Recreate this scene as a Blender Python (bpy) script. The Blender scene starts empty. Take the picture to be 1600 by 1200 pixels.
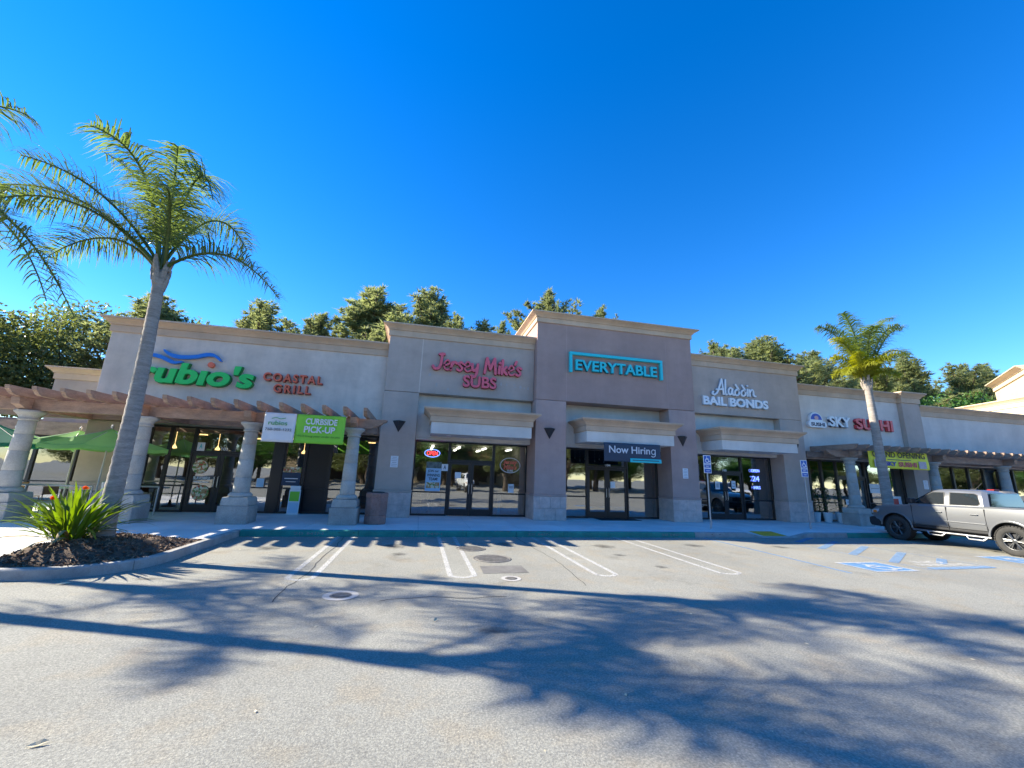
import bpy, bmesh, math, random
import numpy as np
from mathutils import Vector, Matrix, Euler

R_ = math.radians
scene = bpy.context.scene
COL = scene.collection

# ---------------------------------------------------------------- camera
cam = bpy.data.cameras.new('camera')
cam.sensor_width = 36.0
cam.lens = 628.8 / 1600 * 36.0
cam.clip_start = 0.05
cam.clip_end = 3000
camo = bpy.data.objects.new('camera', cam)
COL.objects.link(camo)
PITCH, YAW, ROLL = 0.2231, 0.2144, 0.0350
F = Vector((math.sin(YAW) * math.cos(PITCH), math.cos(YAW) * math.cos(PITCH), math.sin(PITCH)))
RT = Vector((math.cos(YAW), -math.sin(YAW), 0))
UP = RT.cross(F)
rr = math.cos(ROLL) * RT + math.sin(ROLL) * UP
uu = -math.sin(ROLL) * RT + math.cos(ROLL) * UP
camo.matrix_world = Matrix(((rr.x, uu.x, -F.x, 0), (rr.y, uu.y, -F.y, 0), (rr.z, uu.z, -F.z, 1.8), (0, 0, 0, 1)))
scene.camera = camo

# ---------------------------------------------------------------- sky, sun, exposure
SUN_EL = R_(29.7)
SUN_AZ = math.atan2(-0.94, 0.342)            # towards the sun, clockwise from +Y
world = bpy.data.worlds.new('World')
scene.world = world
world.use_nodes = True
wn = world.node_tree
bg = wn.nodes['Background']
sky = wn.nodes.new('ShaderNodeTexSky')
sky.sky_type = 'NISHITA'
sky.sun_disc = False
sky.sun_elevation = SUN_EL
sky.sun_rotation = SUN_AZ
sky.altitude = 50
sky.air_density = 1.0
sky.dust_density = 0.0
sky.ozone_density = 4.0
hs = wn.nodes.new('ShaderNodeHueSaturation')
hs.inputs['Saturation'].default_value = 1.34
hs.inputs['Hue'].default_value = 0.510
wn.links.new(sky.outputs[0], hs.inputs['Color'])
wn.links.new(hs.outputs[0], bg.inputs['Color'])
bg.inputs['Strength'].default_value = 0.084
sun = bpy.data.lights.new('sun', 'SUN')
sun.energy = 3.7
sun.angle = R_(0.53)
sun.color = (1.0, 0.915, 0.74)
suno = bpy.data.objects.new('sun', sun)
COL.objects.link(suno)
suno.rotation_euler = Vector((0.94 * math.cos(SUN_EL), -0.342 * math.cos(SUN_EL), -math.sin(SUN_EL))).to_track_quat('-Z', 'Y').to_euler()
suno.location = (-30, 15, 25)
vs = scene.view_settings
vs.view_transform = 'Standard'
vs.look = 'None'
vs.exposure = 1.95
vs.gamma = 1.0
vs.use_curve_mapping = False
scene.cycles.max_bounces = 7
scene.cycles.transparent_max_bounces = 10
scene.cycles.caustics_reflective = False
scene.cycles.caustics_refractive = False

# ---------------------------------------------------------------- materials
MATS = {}


def nodes_of(name):
    m = bpy.data.materials.new(name)
    m.use_nodes = True
    nt = m.node_tree
    return m, nt, nt.nodes['Principled BSDF']


def mat(name, col, rough=0.75, var=0.0, vscale=1.5, fine=0.0, fscale=60, bump=0.0, bscale=80, metal=0.0, emit=None, estr=0, col2=None, coat=0.0, spec=None, sub=0.0, stretch=None, weather=0.0):
    if name in MATS:
        return MATS[name]
    m, nt, p = nodes_of(name)
    N, L = nt.nodes, nt.links
    c = tuple(col) + (1,)
    p.inputs['Base Color'].default_value = c
    p.inputs['Roughness'].default_value = rough
    p.inputs['Metallic'].default_value = metal
    if spec is not None:
        p.inputs['Specular IOR Level'].default_value = spec
    if coat:
        p.inputs['Coat Weight'].default_value = coat
        p.inputs['Coat Roughness'].default_value = 0.05
    if emit:
        p.inputs['Emission Color'].default_value = tuple(emit) + (1,)
        p.inputs['Emission Strength'].default_value = estr
    if var or fine or bump:
        tc = N.new('ShaderNodeTexCoord')
        src = tc.outputs['Object']
        if stretch:
            mp = N.new('ShaderNodeMapping')
            mp.inputs['Scale'].default_value = stretch
            L.new(src, mp.inputs['Vector'])
            src = mp.outputs[0]

        def noise(s, d):
            n = N.new('ShaderNodeTexNoise')
            n.inputs['Scale'].default_value = s
            n.inputs['Detail'].default_value = d
            n.inputs['Roughness'].default_value = 0.6
            L.new(src, n.inputs['Vector'])
            return n.outputs['Fac']
        last = None
        if var:
            r = N.new('ShaderNodeValToRGB')
            r.color_ramp.elements[0].position = 0.3
            r.color_ramp.elements[1].position = 0.72
            b = col2 if col2 else tuple(x * (1 - var) for x in col)
            r.color_ramp.elements[0].color = tuple(b) + (1,)
            r.color_ramp.elements[1].color = tuple(min(1, x * (1 + var * 0.4)) for x in col) + (1,)
            L.new(noise(vscale, 8), r.inputs[0])
            last = r.outputs[0]
        if fine:
            r = N.new('ShaderNodeMapRange')
            r.inputs[1].default_value = 0.3
            r.inputs[2].default_value = 0.7
            r.inputs[3].default_value = 1 - fine
            r.inputs[4].default_value = 1 + fine
            L.new(noise(fscale, 3), r.inputs[0])
            mx = N.new('ShaderNodeMix')
            mx.data_type = 'RGBA'
            mx.blend_type = 'MULTIPLY'
            mx.inputs[0].default_value = 1
            if last:
                L.new(last, mx.inputs[6])
            else:
                mx.inputs[6].default_value = c
            cb = N.new('ShaderNodeCombineColor')
            for i in range(3):
                L.new(r.outputs[0], cb.inputs[i])
            L.new(cb.outputs[0], mx.inputs[7])
            last = mx.outputs[2]
        if weather and last:
            for scl, sc3, lo, hi, amt in ((1.0, (1.1, 1.1, 0.22), 0.36, 0.66, weather * 0.75), (0.55, (1, 1, 1.6), 0.38, 0.62, weather * 0.8), (3.0, (1, 1, 1), 0.5, 0.75, -weather * 0.4)):
                mp = N.new('ShaderNodeMapping')
                mp.inputs['Scale'].default_value = sc3
                L.new(tc.outputs['Object'], mp.inputs['Vector'])
                n = N.new('ShaderNodeTexNoise')
                n.inputs['Scale'].default_value = scl
                n.inputs['Detail'].default_value = 9
                n.inputs['Roughness'].default_value = 0.65
                L.new(mp.outputs[0], n.inputs['Vector'])
                r = N.new('ShaderNodeMapRange')
                r.inputs[1].default_value = lo
                r.inputs[2].default_value = hi
                r.inputs[3].default_value = 1 - amt
                r.inputs[4].default_value = 1.0
                L.new(n.outputs['Fac'], r.inputs[0])
                cb = N.new('ShaderNodeCombineColor')
                for i in range(3):
                    L.new(r.outputs[0], cb.inputs[i])
                mx = N.new('ShaderNodeMix')
                mx.data_type = 'RGBA'
                mx.blend_type = 'MULTIPLY'
                mx.inputs[0].default_value = 1
                L.new(last, mx.inputs[6])
                L.new(cb.outputs[0], mx.inputs[7])
                last = mx.outputs[2]
        if last:
            L.new(last, p.inputs['Base Color'])
        if bump:
            bp = N.new('ShaderNodeBump')
            bp.inputs['Strength'].default_value = bump
            bp.inputs['Distance'].default_value = 0.02
            L.new(noise(bscale, 4), bp.inputs['Height'])
            L.new(bp.outputs[0], p.inputs['Normal'])
    MATS[name] = m
    return m


def leafmat(name, col, trans=0.35, rough=0.45, var=0.35, vscale=0.8):
    m = mat(name, col, rough, var, vscale)
    nt = m.node_tree
    p = nt.nodes['Principled BSDF']
    tr = nt.nodes.new('ShaderNodeBsdfTranslucent')
    src = p.inputs['Base Color'].links[0].from_socket
    hsv = nt.nodes.new('ShaderNodeHueSaturation')
    hsv.inputs['Saturation'].default_value = 1.15
    hsv.inputs['Value'].default_value = 1.5
    hsv.inputs['Hue'].default_value = 0.485
    nt.links.new(src, hsv.inputs['Color'])
    nt.links.new(hsv.outputs[0], tr.inputs['Color'])
    mx = nt.nodes.new('ShaderNodeMixShader')
    mx.inputs[0].default_value = trans
    nt.links.new(p.outputs[0], mx.inputs[1])
    nt.links.new(tr.outputs[0], mx.inputs[2])
    nt.links.new(mx.outputs[0], nt.nodes['Material Output'].inputs['Surface'])
    return m


def glassmat(name, tint, refl):
    m = bpy.data.materials.new(name)
    m.use_nodes = True
    nt = m.node_tree
    N, L = nt.nodes, nt.links
    N.remove(N['Principled BSDF'])
    t = N.new('ShaderNodeBsdfTransparent')
    t.inputs[0].default_value = tuple(tint) + (1,)
    g = N.new('ShaderNodeBsdfGlossy')
    g.inputs['Roughness'].default_value = 0.015
    g.inputs['Color'].default_value = (0.92, 0.96, 1, 1)
    fr = N.new('ShaderNodeFresnel')
    fr.inputs['IOR'].default_value = 1.5
    ma = N.new('ShaderNodeMath')
    ma.operation = 'ADD'
    ma.use_clamp = True
    ma.inputs[1].default_value = refl
    L.new(fr.outputs[0], ma.inputs[0])
    # real panes are never quite flat: a slow ripple bends what they mirror
    tc = N.new('ShaderNodeTexCoord')
    nz = N.new('ShaderNodeTexNoise')
    nz.inputs['Scale'].default_value = 0.9
    L.new(tc.outputs['Object'], nz.inputs['Vector'])
    bp = N.new('ShaderNodeBump')
    bp.inputs['Strength'].default_value = 0.06
    bp.inputs['Distance'].default_value = 0.05
    L.new(nz.outputs[0], bp.inputs['Height'])
    L.new(bp.outputs[0], g.inputs['Normal'])
    mx = N.new('ShaderNodeMixShader')
    L.new(ma.outputs[0], mx.inputs[0])
    L.new(t.outputs[0], mx.inputs[1])
    L.new(g.outputs[0], mx.inputs[2])
    L.new(mx.outputs[0], N['Material Output'].inputs['Surface'])
    MATS[name] = m
    return m


def asphalt():
    m, nt, p = nodes_of('asphalt')
    N, L = nt.nodes, nt.links
    tc = N.new('ShaderNodeTexCoord')
    src = tc.outputs['Object']

    def noise(s, d, r=0.6):
        n = N.new('ShaderNodeTexNoise')
        n.inputs['Scale'].default_value = s
        n.inputs['Detail'].default_value = d
        n.inputs['Roughness'].default_value = r
        L.new(src, n.inputs['Vector'])
        return n.outputs['Fac']

    def ramp(f, stops):
        r = N.new('ShaderNodeValToRGB')
        e = r.color_ramp.elements
        e[0].position, e[0].color = stops[0][0], tuple(stops[0][1]) + (1,)
        e[1].position, e[1].color = stops[-1][0], tuple(stops[-1][1]) + (1,)
        for pp, cc in stops[1:-1]:
            k = e.new(pp)
            k.color = tuple(cc) + (1,)
        L.new(f, r.inputs[0])
        return r.outputs[0]

    def mul(a, b, f=1.0):
        mx = N.new('ShaderNodeMix')
        mx.data_type = 'RGBA'
        mx.blend_type = 'MULTIPLY'
        mx.inputs[0].default_value = f
        L.new(a, mx.inputs[6])
        L.new(b, mx.inputs[7])
        return mx.outputs[2]
    base = ramp(noise(0.35, 8), [(0.3, (0.245, 0.24, 0.207)), (0.5, (0.295, 0.288, 0.247)), (0.72, (0.34, 0.33, 0.28))])
    speck = ramp(noise(60, 3, 0.8), [(0.34, (0.66, 0.66, 0.67)), (0.5, (1, 1, 1)), (0.66, (1.28, 1.27, 1.25))])
    c = mul(base, speck)
    vor = N.new('ShaderNodeTexVoronoi')
    vor.inputs['Scale'].default_value = 48
    L.new(src, vor.inputs['Vector'])
    c = mul(c, ramp(vor.outputs['Distance'], [(0.0, (1.25, 1.24, 1.22)), (0.35, (1, 1, 1)), (0.75, (0.72, 0.72, 0.74))]), 0.75)
    stain = ramp(noise(0.9, 6, 0.65), [(0.27, (0.7, 0.69, 0.68)), (0.42, (1, 1, 1)), (0.9, (1, 1, 1))])
    c = mul(c, stain)
    rust = ramp(noise(1.7, 5), [(0.5, (1, 1, 1)), (0.66, (1.05, 0.98, 0.9)), (0.8, (1.03, 0.9, 0.84))])
    c = mul(c, rust)
    # hairline cracking of old asphalt
    vc = N.new('ShaderNodeTexVoronoi')
    vc.feature = 'DISTANCE_TO_EDGE'
    vc.inputs['Scale'].default_value = 0.42
    wob = N.new('ShaderNodeMix')
    wob.data_type = 'RGBA'
    wob.blend_type = 'LINEAR_LIGHT'
    wob.inputs[0].default_value = 0.25
    L.new(src, wob.inputs[6])
    nz = N.new('ShaderNodeTexNoise')
    nz.inputs['Scale'].default_value = 1.6
    nz.inputs['Detail'].default_value = 6
    L.new(src, nz.inputs['Vector'])
    L.new(nz.outputs['Color'], wob.inputs[7])
    L.new(wob.outputs[2], vc.inputs['Vector'])
    c = mul(c, ramp(vc.outputs['Distance'], [(0.0, (0.55, 0.54, 0.53)), (0.005, (1, 1, 1)), (1, (1, 1, 1))]), 0.16)
    L.new(c, p.inputs['Base Color'])
    p.inputs['Roughness'].default_value = 0.88
    bp = N.new('ShaderNodeBump')
    bp.inputs['Strength'].default_value = 0.55
    bp.inputs['Distance'].default_value = 0.012
    L.new(noise(85, 3, 0.75), bp.inputs['Height'])
    L.new(bp.outputs[0], p.inputs['Normal'])
    return m


M_ASPH = asphalt()
M_CONC = mat('concrete', (0.46, 0.44, 0.41), 0.85, 0.22, 0.9, 0.06, 90, 0.15, 60)
M_KERB = mat('kerb_concrete', (0.42, 0.40, 0.37), 0.85, 0.35, 2.5, 0.1, 60, 0.25, 50)
M_GREEN_KERB = mat('green_kerb_paint', (0.02, 0.27, 0.215), 0.6, 0.35, 3.0, 0.15, 40, 0.2, 40)
M_PAINT = mat('line_paint', (0.72, 0.71, 0.67), 0.8, 0.4, 5, 0.2, 50)
M_BLUE_PAINT = mat('blue_line_paint', (0.06, 0.24, 0.62), 0.8, 0.35, 4, 0.25, 40, col2=(0.16, 0.27, 0.45))
M_WHITE = mat('white_panel', (0.8, 0.8, 0.79), 0.5)
M_STUCCO_GREY = mat('grey_stucco', (0.78, 0.665, 0.565), 0.92, 0.17, 0.55, 0.07, 140, 0.3, 120, weather=0.22)
M_STUCCO_TAUPE = mat('taupe_stucco', (0.56, 0.445, 0.37), 0.92, 0.12, 0.6, 0.06, 140, 0.3, 120, weather=0.16)
M_STUCCO_MAUVE = mat('mauve_stucco', (0.45, 0.305, 0.262), 0.92, 0.09, 0.5, 0.05, 140, 0.3, 120, weather=0.16)
M_STUCCO_MAUVE2 = mat('light_mauve_stucco', (0.53, 0.365, 0.315), 0.92, 0.1, 0.6, 0.05, 140, 0.3, 120, weather=0.16)
M_STUCCO_PALE = mat('pale_stucco', (0.77, 0.71, 0.64), 0.92, 0.08, 0.8, 0.04, 140, 0.25, 120, weather=0.16)
M_CORNICE = mat('tan_cornice', (0.66, 0.48, 0.34), 0.9, 0.14, 1.2, 0.05, 120, 0.2, 100, weather=0.16)
M_CREAM = mat('cream_stucco', (0.66, 0.53, 0.36), 0.9, 0.08, 0.8, 0.04, 120, 0.2, 100, weather=0.16)
M_TILE = mat('mauve_stone_tile', (0.70, 0.53, 0.46), 0.7, 0.25, 4, 0.1, 40, 0.15, 30, weather=0.16)
M_BRONZE = mat('bronze_frame', (0.022, 0.021, 0.022), 0.35, spec=0.5)
M_DARKPANEL = mat('black_panel', (0.014, 0.015, 0.018), 0.3)
M_STEEL = mat('steel', (0.55, 0.56, 0.58), 0.3, metal=1.0)
M_GALV = mat('galvanised', (0.42, 0.44, 0.46), 0.45, 0.2, 6, metal=0.8)
M_STONE = mat('column_stone', (0.50, 0.48, 0.43), 0.85, 0.22, 2.5, 0.12, 35, 0.35, 35, weather=0.16)
M_STONE2 = mat('column_base_stone', (0.42, 0.40, 0.36), 0.88, 0.3, 2.2, 0.15, 30, 0.4, 30, weather=0.16)
M_WOOD = mat('stained_wood', (0.38, 0.255, 0.185), 0.8, 0.35, 3, 0.15, 25, 0.2, 30, stretch=(1, 1, 3))
M_SCONCE = mat('sconce_metal', (0.035, 0.033, 0.036), 0.5, 0.2, 8)
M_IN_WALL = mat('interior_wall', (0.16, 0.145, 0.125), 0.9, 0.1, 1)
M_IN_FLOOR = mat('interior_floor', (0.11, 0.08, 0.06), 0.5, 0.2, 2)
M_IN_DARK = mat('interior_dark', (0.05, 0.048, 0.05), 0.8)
M_LAMP = mat('lamp_glow', (1, 1, 1), 0.5, emit=(1, 0.95, 0.85), estr=2.6)
M_WARM = mat('warm_lamp_glow', (1, 0.8, 0.5), 0.5, emit=(1, 0.62, 0.25), estr=1.4)
M_GLASS = glassmat('shop_glass', (0.58, 0.62, 0.60), 0.30)
M_BARK_PALM = mat('palm_bark', (0.36, 0.315, 0.275), 0.95, 0.35, 3, 0.2, 20, 0.5, 18, stretch=(1, 1, 5))
M_BARK = mat('bark', (0.10, 0.075, 0.055), 0.95, 0.4, 3, 0.2, 20, 0.5, 18)
M_FROND = leafmat('palm_frond', (0.145, 0.205, 0.055), 0.5, 0.24, 0.4, 1.3)
M_FROND_Y = leafmat('palm_frond_yellow', (0.33, 0.35, 0.04), 0.5, 0.4, 0.3, 1.3)
M_PINE = leafmat('pine_needles', (0.25, 0.29, 0.13), 0.55, 0.6, 0.5, 0.35)
M_LEAF = leafmat('tree_leaf', (0.155, 0.19, 0.065), 0.45, 0.5, 0.5, 0.5)
M_LEAF2 = leafmat('bright_leaf', (0.08, 0.20, 0.035), 0.35, 0.5, 0.5, 0.5)
M_STRAP = leafmat('strap_leaf', (0.13, 0.215, 0.03), 0.5, 0.5, 0.45, 2.5)
M_MULCH = mat('mulch', (0.12, 0.075, 0.05), 0.95, 0.5, 12, 0.4, 60, 0.9, 40)
M_CHIP = mat('mulch_chip', (0.25, 0.16, 0.105), 0.95, 0.5, 6)
M_RED = mat('sign_red', (0.55, 0.035, 0.045), 0.4)
M_PINKRED = mat('sign_pink_red', (0.82, 0.13, 0.17), 0.4)
M_ORANGE = mat('sign_orange', (0.85, 0.17, 0.09), 0.4)
M_SGREEN = mat('sign_green', (0.03, 0.62, 0.13), 0.4)
M_SBLUE = mat('sign_blue', (0.015, 0.19, 0.66), 0.4)
M_TEAL = mat('sign_teal', (0.02, 0.58, 0.63), 0.4)
M_SWHITE = mat('sign_white', (0.82, 0.83, 0.84), 0.4)
M_BLACK = mat('print_black', (0.02, 0.02, 0.022), 0.6)
M_NAVY = mat('print_navy', (0.025, 0.05, 0.10), 0.5)
M_LIME = mat('banner_lime', (0.24, 0.64, 0.05), 0.6, 0.06, 3)
M_BANNER = mat('banner_white', (0.72, 0.73, 0.76), 0.6, 0.05, 3)
M_YELLOW = mat('banner_yellow', (0.95, 0.88, 0.06), 0.6, 0.05, 3)


# ---------------------------------------------------------------- mesh helpers
ORG = {}


def setp(o, label=None, cat=None, group=None, kind=None):
    if label:
        o['label'] = label
    if cat:
        o['category'] = cat
    if group:
        o['group'] = group
    if kind:
        o['kind'] = kind
    return o


def thing(name, label, cat, loc=(0, 0, 0), rz=0.0, group=None, kind=None):
    o = bpy.data.objects.new(name, None)
    COL.objects.link(o)
    o.empty_display_size = 0.2
    o.location = loc
    o.rotation_euler = (0, 0, rz)
    ORG[o.name] = Vector(loc) if rz == 0 else Vector((0, 0, 0))
    return setp(o, label, cat, group, kind)


def link_mesh(name, me, m, parent=None, smooth=False, org=None):
    if m is not None and not me.materials:
        me.materials.append(m)
    o = bpy.data.objects.new(name, me)
    COL.objects.link(o)
    if smooth:
        me.polygons.foreach_set('use_smooth', [True] * len(me.polygons))
    if parent is not None:
        o.parent = parent
        ORG[o.name] = ORG.get(parent.name, Vector())
    else:
        ORG[o.name] = Vector(org) if org else Vector()
    return o


class MB:
    def __init__(s):
        s.v = []
        s.f = []

    def add(s, vs, fs):
        b = len(s.v)
        s.v += [tuple(v) for v in vs]
        s.f += [tuple(b + i for i in f) for f in fs]
        return s

    def box(s, x0, x1, y0, y1, z0, z1):
        return s.add([(x0, y0, z0), (x1, y0, z0), (x1, y1, z0), (x0, y1, z0), (x0, y0, z1), (x1, y0, z1), (x1, y1, z1), (x0, y1, z1)],
                     [(0, 3, 2, 1), (4, 5, 6, 7), (0, 1, 5, 4), (1, 2, 6, 5), (2, 3, 7, 6), (3, 0, 4, 7)])

    def prism(s, poly, a, b, axis='y'):
        """poly in the two other axes, extruded from a to b along axis"""
        n = len(poly)

        def pt(p, t):
            return {'x': (t, p[0], p[1]), 'y': (p[0], t, p[1]), 'z': (p[0], p[1], t)}[axis]
        vs = [pt(p, a) for p in poly] + [pt(p, b) for p in poly]
        fs = [tuple(range(n)), tuple(range(2 * n - 1, n - 1, -1))] + [(i, n + i, n + (i + 1) % n, (i + 1) % n) for i in range(n)]
        return s.add(vs, fs)

    def tube(s, pts, r, n=8, cap=True):
        pts = [Vector(p) for p in pts]
        rs = r if isinstance(r, (list, tuple)) else [r] * len(pts)
        ref = Vector((0.13, 0.21, 0.97))
        rings = []
        for i, p in enumerate(pts):
            t = (pts[min(i + 1, len(pts) - 1)] - pts[max(i - 1, 0)]).normalized()
            if abs(t.dot(ref)) > 0.95:
                u = t.cross(Vector((1, 0.1, 0))).normalized()
            else:
                u = t.cross(ref).normalized()
            w = t.cross(u)
            rings.append([p + rs[i] * (math.cos(k * 2 * math.pi / n) * u + math.sin(k * 2 * math.pi / n) * w) for k in range(n)])
        vs = [v for r_ in rings for v in r_]
        fs = []
        for i in range(len(pts) - 1):
            for k in range(n):
                fs.append((i * n + k, i * n + (k + 1) % n, (i + 1) * n + (k + 1) % n, (i + 1) * n + k))
        if cap:
            fs.append(tuple(range(n - 1, -1, -1)))
            fs.append(tuple(range((len(pts) - 1) * n, len(pts) * n)))
        return s.add(vs, fs)

    def lathe(s, prof, n=24, c=(0, 0, 0), axis='z', phase=0.0):
        vs, fs = [], []
        for (r, h) in prof:
            for k in range(n):
                a = phase + k * 2 * math.pi / n
                if axis == 'z':
                    vs.append((c[0] + r * math.cos(a), c[1] + r * math.sin(a), c[2] + h))
                else:
                    vs.append((c[0] + r * math.cos(a), c[1] + h, c[2] + r * math.sin(a)))
        m = len(prof)
        for i in range(m - 1):
            for k in range(n):
                q = (i * n + k, i * n + (k + 1) % n, (i + 1) * n + (k + 1) % n, (i + 1) * n + k)
                fs.append(q if axis == 'z' else q[::-1])
        fs.append(tuple(range(n - 1, -1, -1)) if axis == 'z' else tuple(range(n)))
        t = tuple(range((m - 1) * n, m * n))
        fs.append(t if axis == 'z' else t[::-1])
        return s.add(vs, fs)

    def build(s, name, m, parent=None, smooth=False, bevel=0, org=None, label=None):
        o0 = ORG.get(parent.name, Vector()) if parent is not None else (Vector(org) if org else Vector())
        me = bpy.data.meshes.new(name)
        me.from_pydata([(x - o0.x, y - o0.y, z - o0.z) for x, y, z in s.v], [], s.f)
        me.update()
        o = link_mesh(name, me, m, parent, smooth, org)
        if parent is None and org:
            o.location = org
        if bevel:
            md = o.modifiers.new('b', 'BEVEL')
            md.width = bevel
            md.segments = 2
            md.limit_method = 'ANGLE'
            md.angle_limit = R_(40)
            md.harden_normals = False
        if label:
            o['label'] = label
        return o


def copy_tree(o, parent=None):
    c = o.copy()
    COL.objects.link(c)
    if parent is not None:
        c.parent = parent
    for ch in list(o.children):
        copy_tree(ch, c)
    return c


# ---- lettering: outlines of the built-in face, one mesh for each letter
GL = {}


def glyph(body, ext, bold, shear=0.0):
    k = (body, ext, bold, shear)
    if k not in GL:
        cu = bpy.data.curves.new('lettering', 'FONT')
        cu.body = body
        cu.extrude = ext
        cu.offset = bold
        cu.shear = shear
        cu.resolution_u = 4
        ob = bpy.data.objects.new('lettering', cu)
        me = bpy.data.meshes.new_from_object(ob)
        n = len(me.vertices)
        co = np.empty(n * 3, dtype=np.float64)
        me.vertices.foreach_get('co', co)
        GL[k] = (co.reshape(n, 3), [tuple(p.vertices) for p in me.polygons])
        bpy.data.objects.remove(ob)
        bpy.data.curves.remove(cu)
        bpy.data.meshes.remove(me)
    return GL[k]


def write(body, m, parent, x0, x1, z0, z1, y, depth=0.004, bold=0.0, name='lettering', shear=0.0, slope=0.0):
    """whole line as one flat print, fitted into a box on a wall facing -Y"""
    co, fs = glyph(body, 0.02, bold, shear)
    lo, hi = co.min(0), co.max(0)
    sx, sz = (x1 - x0) / (hi[0] - lo[0]), (z1 - z0) / (hi[1] - lo[1])
    mb = MB()
    mb.add([(x0 + (c[0] - lo[0]) * sx, y - (c[2] + 0.02) / 0.04 * depth, z0 + (c[1] - lo[1]) * sz + slope * (c[0] - lo[0]) * sx) for c in co], fs)
    return mb.build(name, m, parent)


def letters(word, m, parent, x0, x1, z0, z1, y, depth=0.12, bold=0.0, shear=0.0, side=None, gap=0.0):
    """one mesh for each letter, fitted together into a box on a wall facing -Y"""
    co, _ = glyph(word, 0.02, bold, shear)
    lo, hi = co.min(0), co.max(0)
    tot = (hi[0] - lo[0]) + gap * (len(word) - 1)
    sx, sz = (x1 - x0) / tot, (z1 - z0) / (hi[1] - lo[1])
    n = 0
    for k, ch in enumerate(word):
        if ch == ' ':
            continue
        pr = glyph(word[:k + 1], 0.02, bold, shear)[0].max(0)[0]
        c1, f1 = glyph(ch, 0.02, bold, shear)
        dx = pr - c1.max(0)[0] - lo[0] + gap * k
        mb = MB()
        mb.add([(x0 + (c[0] + dx) * sx, y - (c[2] + 0.02) / 0.04 * depth, z0 + (c[1] - lo[1]) * sz) for c in c1], f1)
        mb.build('letter', m, parent)
        if side is not None:
            mb = MB()
            mb.add([(x0 + (c[0] + dx) * sx + 0.012, y + 0.02 - (c[2] + 0.02) / 0.04 * (depth - 0.005), z0 + (c[1] - lo[1]) * sz - 0.012) for c in glyph(ch, 0.02, bold + 0.012, shear)[0]], glyph(ch, 0.02, bold + 0.012, shear)[1])
            mb.build('letter_return', side, parent)
        n += 1


def smooth2(pts, k=6):
    out = []
    P = [pts[0]] + list(pts) + [pts[-1]]
    for i in range(1, len(P) - 2):
        for j in range(k):
            t = j / k
            out.append(tuple(0.5 * ((2 * P[i][a]) + (-P[i - 1][a] + P[i + 1][a]) * t + (2 * P[i - 1][a] - 5 * P[i][a] + 4 * P[i + 1][a] - P[i + 2][a]) * t * t + (-P[i - 1][a] + 3 * P[i][a] - 3 * P[i + 1][a] + P[i + 2][a]) * t ** 3) for a in (0, 1)))
    out.append(tuple(pts[-1]))
    return out


def stroke(mb, pts, w, y, depth, curve=True):
    """brush stroke in the XZ plane with round ends"""
    if curve:
        pts = smooth2(pts)
    n = len(pts)
    ws = w if isinstance(w, (list, tuple)) else [w, w]
    L, Rr = [], []
    for i, p in enumerate(pts):
        a, b = pts[max(i - 1, 0)], pts[min(i + 1, n - 1)]
        dx, dz = b[0] - a[0], b[1] - a[1]
        d = math.hypot(dx, dz) or 1
        t = i / (n - 1)
        q = t * (len(ws) - 1)
        k = min(int(q), len(ws) - 2)
        h = (ws[k] + (ws[k + 1] - ws[k]) * (q - k)) / 2
        L.append((p[0] - dz / d * h, p[1] + dx / d * h))
        Rr.append((p[0] + dz / d * h, p[1] - dx / d * h))

    def cap(p, a, b):
        r = math.hypot(a[0] - p[0], a[1] - p[1])
        a0 = math.atan2(a[1] - p[1], a[0] - p[0])
        return [(p[0] + r * math.cos(a0 - math.pi * k / 5), p[1] + r * math.sin(a0 - math.pi * k / 5)) for k in range(1, 5)]
    c2 = cap(pts[-1], L[-1], Rr[-1])
    c1 = cap(pts[0], Rr[0], L[0])
    vs = []
    for yy in (y - depth, y):
        vs += [(p[0], yy, p[1]) for p in L] + [(p[0], yy, p[1]) for p in Rr] + [(p[0], yy, p[1]) for p in c2] + [(p[0], yy, p[1]) for p in c1]
    T = 2 * n + 8
    fs = []
    for i in range(n - 1):
        fs.append((i, n + i, n + i + 1, i + 1))
        fs.append((i, i + 1, T + i + 1, T + i))
        fs.append((n + i + 1, n + i, T + n + i, T + n + i + 1))
    e = [n - 1] + [2 * n + k for k in range(4)] + [2 * n - 1]
    g = [n] + [2 * n + 4 + k for k in range(4)] + [0]
    for ring in (e, g):
        fs.append(tuple(ring[::-1]))
        for k in range(5):
            fs.append((ring[k], ring[k + 1], T + ring[k + 1], T + ring[k]))
    mb.add(vs, fs)


def stroke_word(glyphs, m, parent, x0, z0, s, y, depth, w, side=None):
    """glyphs: list of (dx, [strokes]); a mesh for each letter"""
    for dx, strokes in glyphs:
        for mm, ww, yy, dd in ((side, w * 1.16, y, depth * 0.6), (m, w, y - 0.01, depth)):
            if mm is None:
                continue
            mb = MB()
            for i, st in enumerate(strokes):
                f = 1.0
                pts = st
                if isinstance(st, dict):
                    pts, f = st['p'], st['w']
                stroke(mb, [(x0 + (dx + p[0]) * s, z0 + p[1] * s) for p in pts], ww * f, yy - 0.0015 * i, dd, curve=len(pts) > 2)
            mb.build('letter' if mm is m else 'letter_return', mm, parent)

# ================================================================ SETTING
mb = MB()
mb.add([(-400, -400, 0), (400, -400, 0), (400, 400, 0), (-400, 400, 0)], [(0, 1, 2, 3)])
lot = setp(mb.build('parking_lot', M_ASPH), kind='structure')


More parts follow.
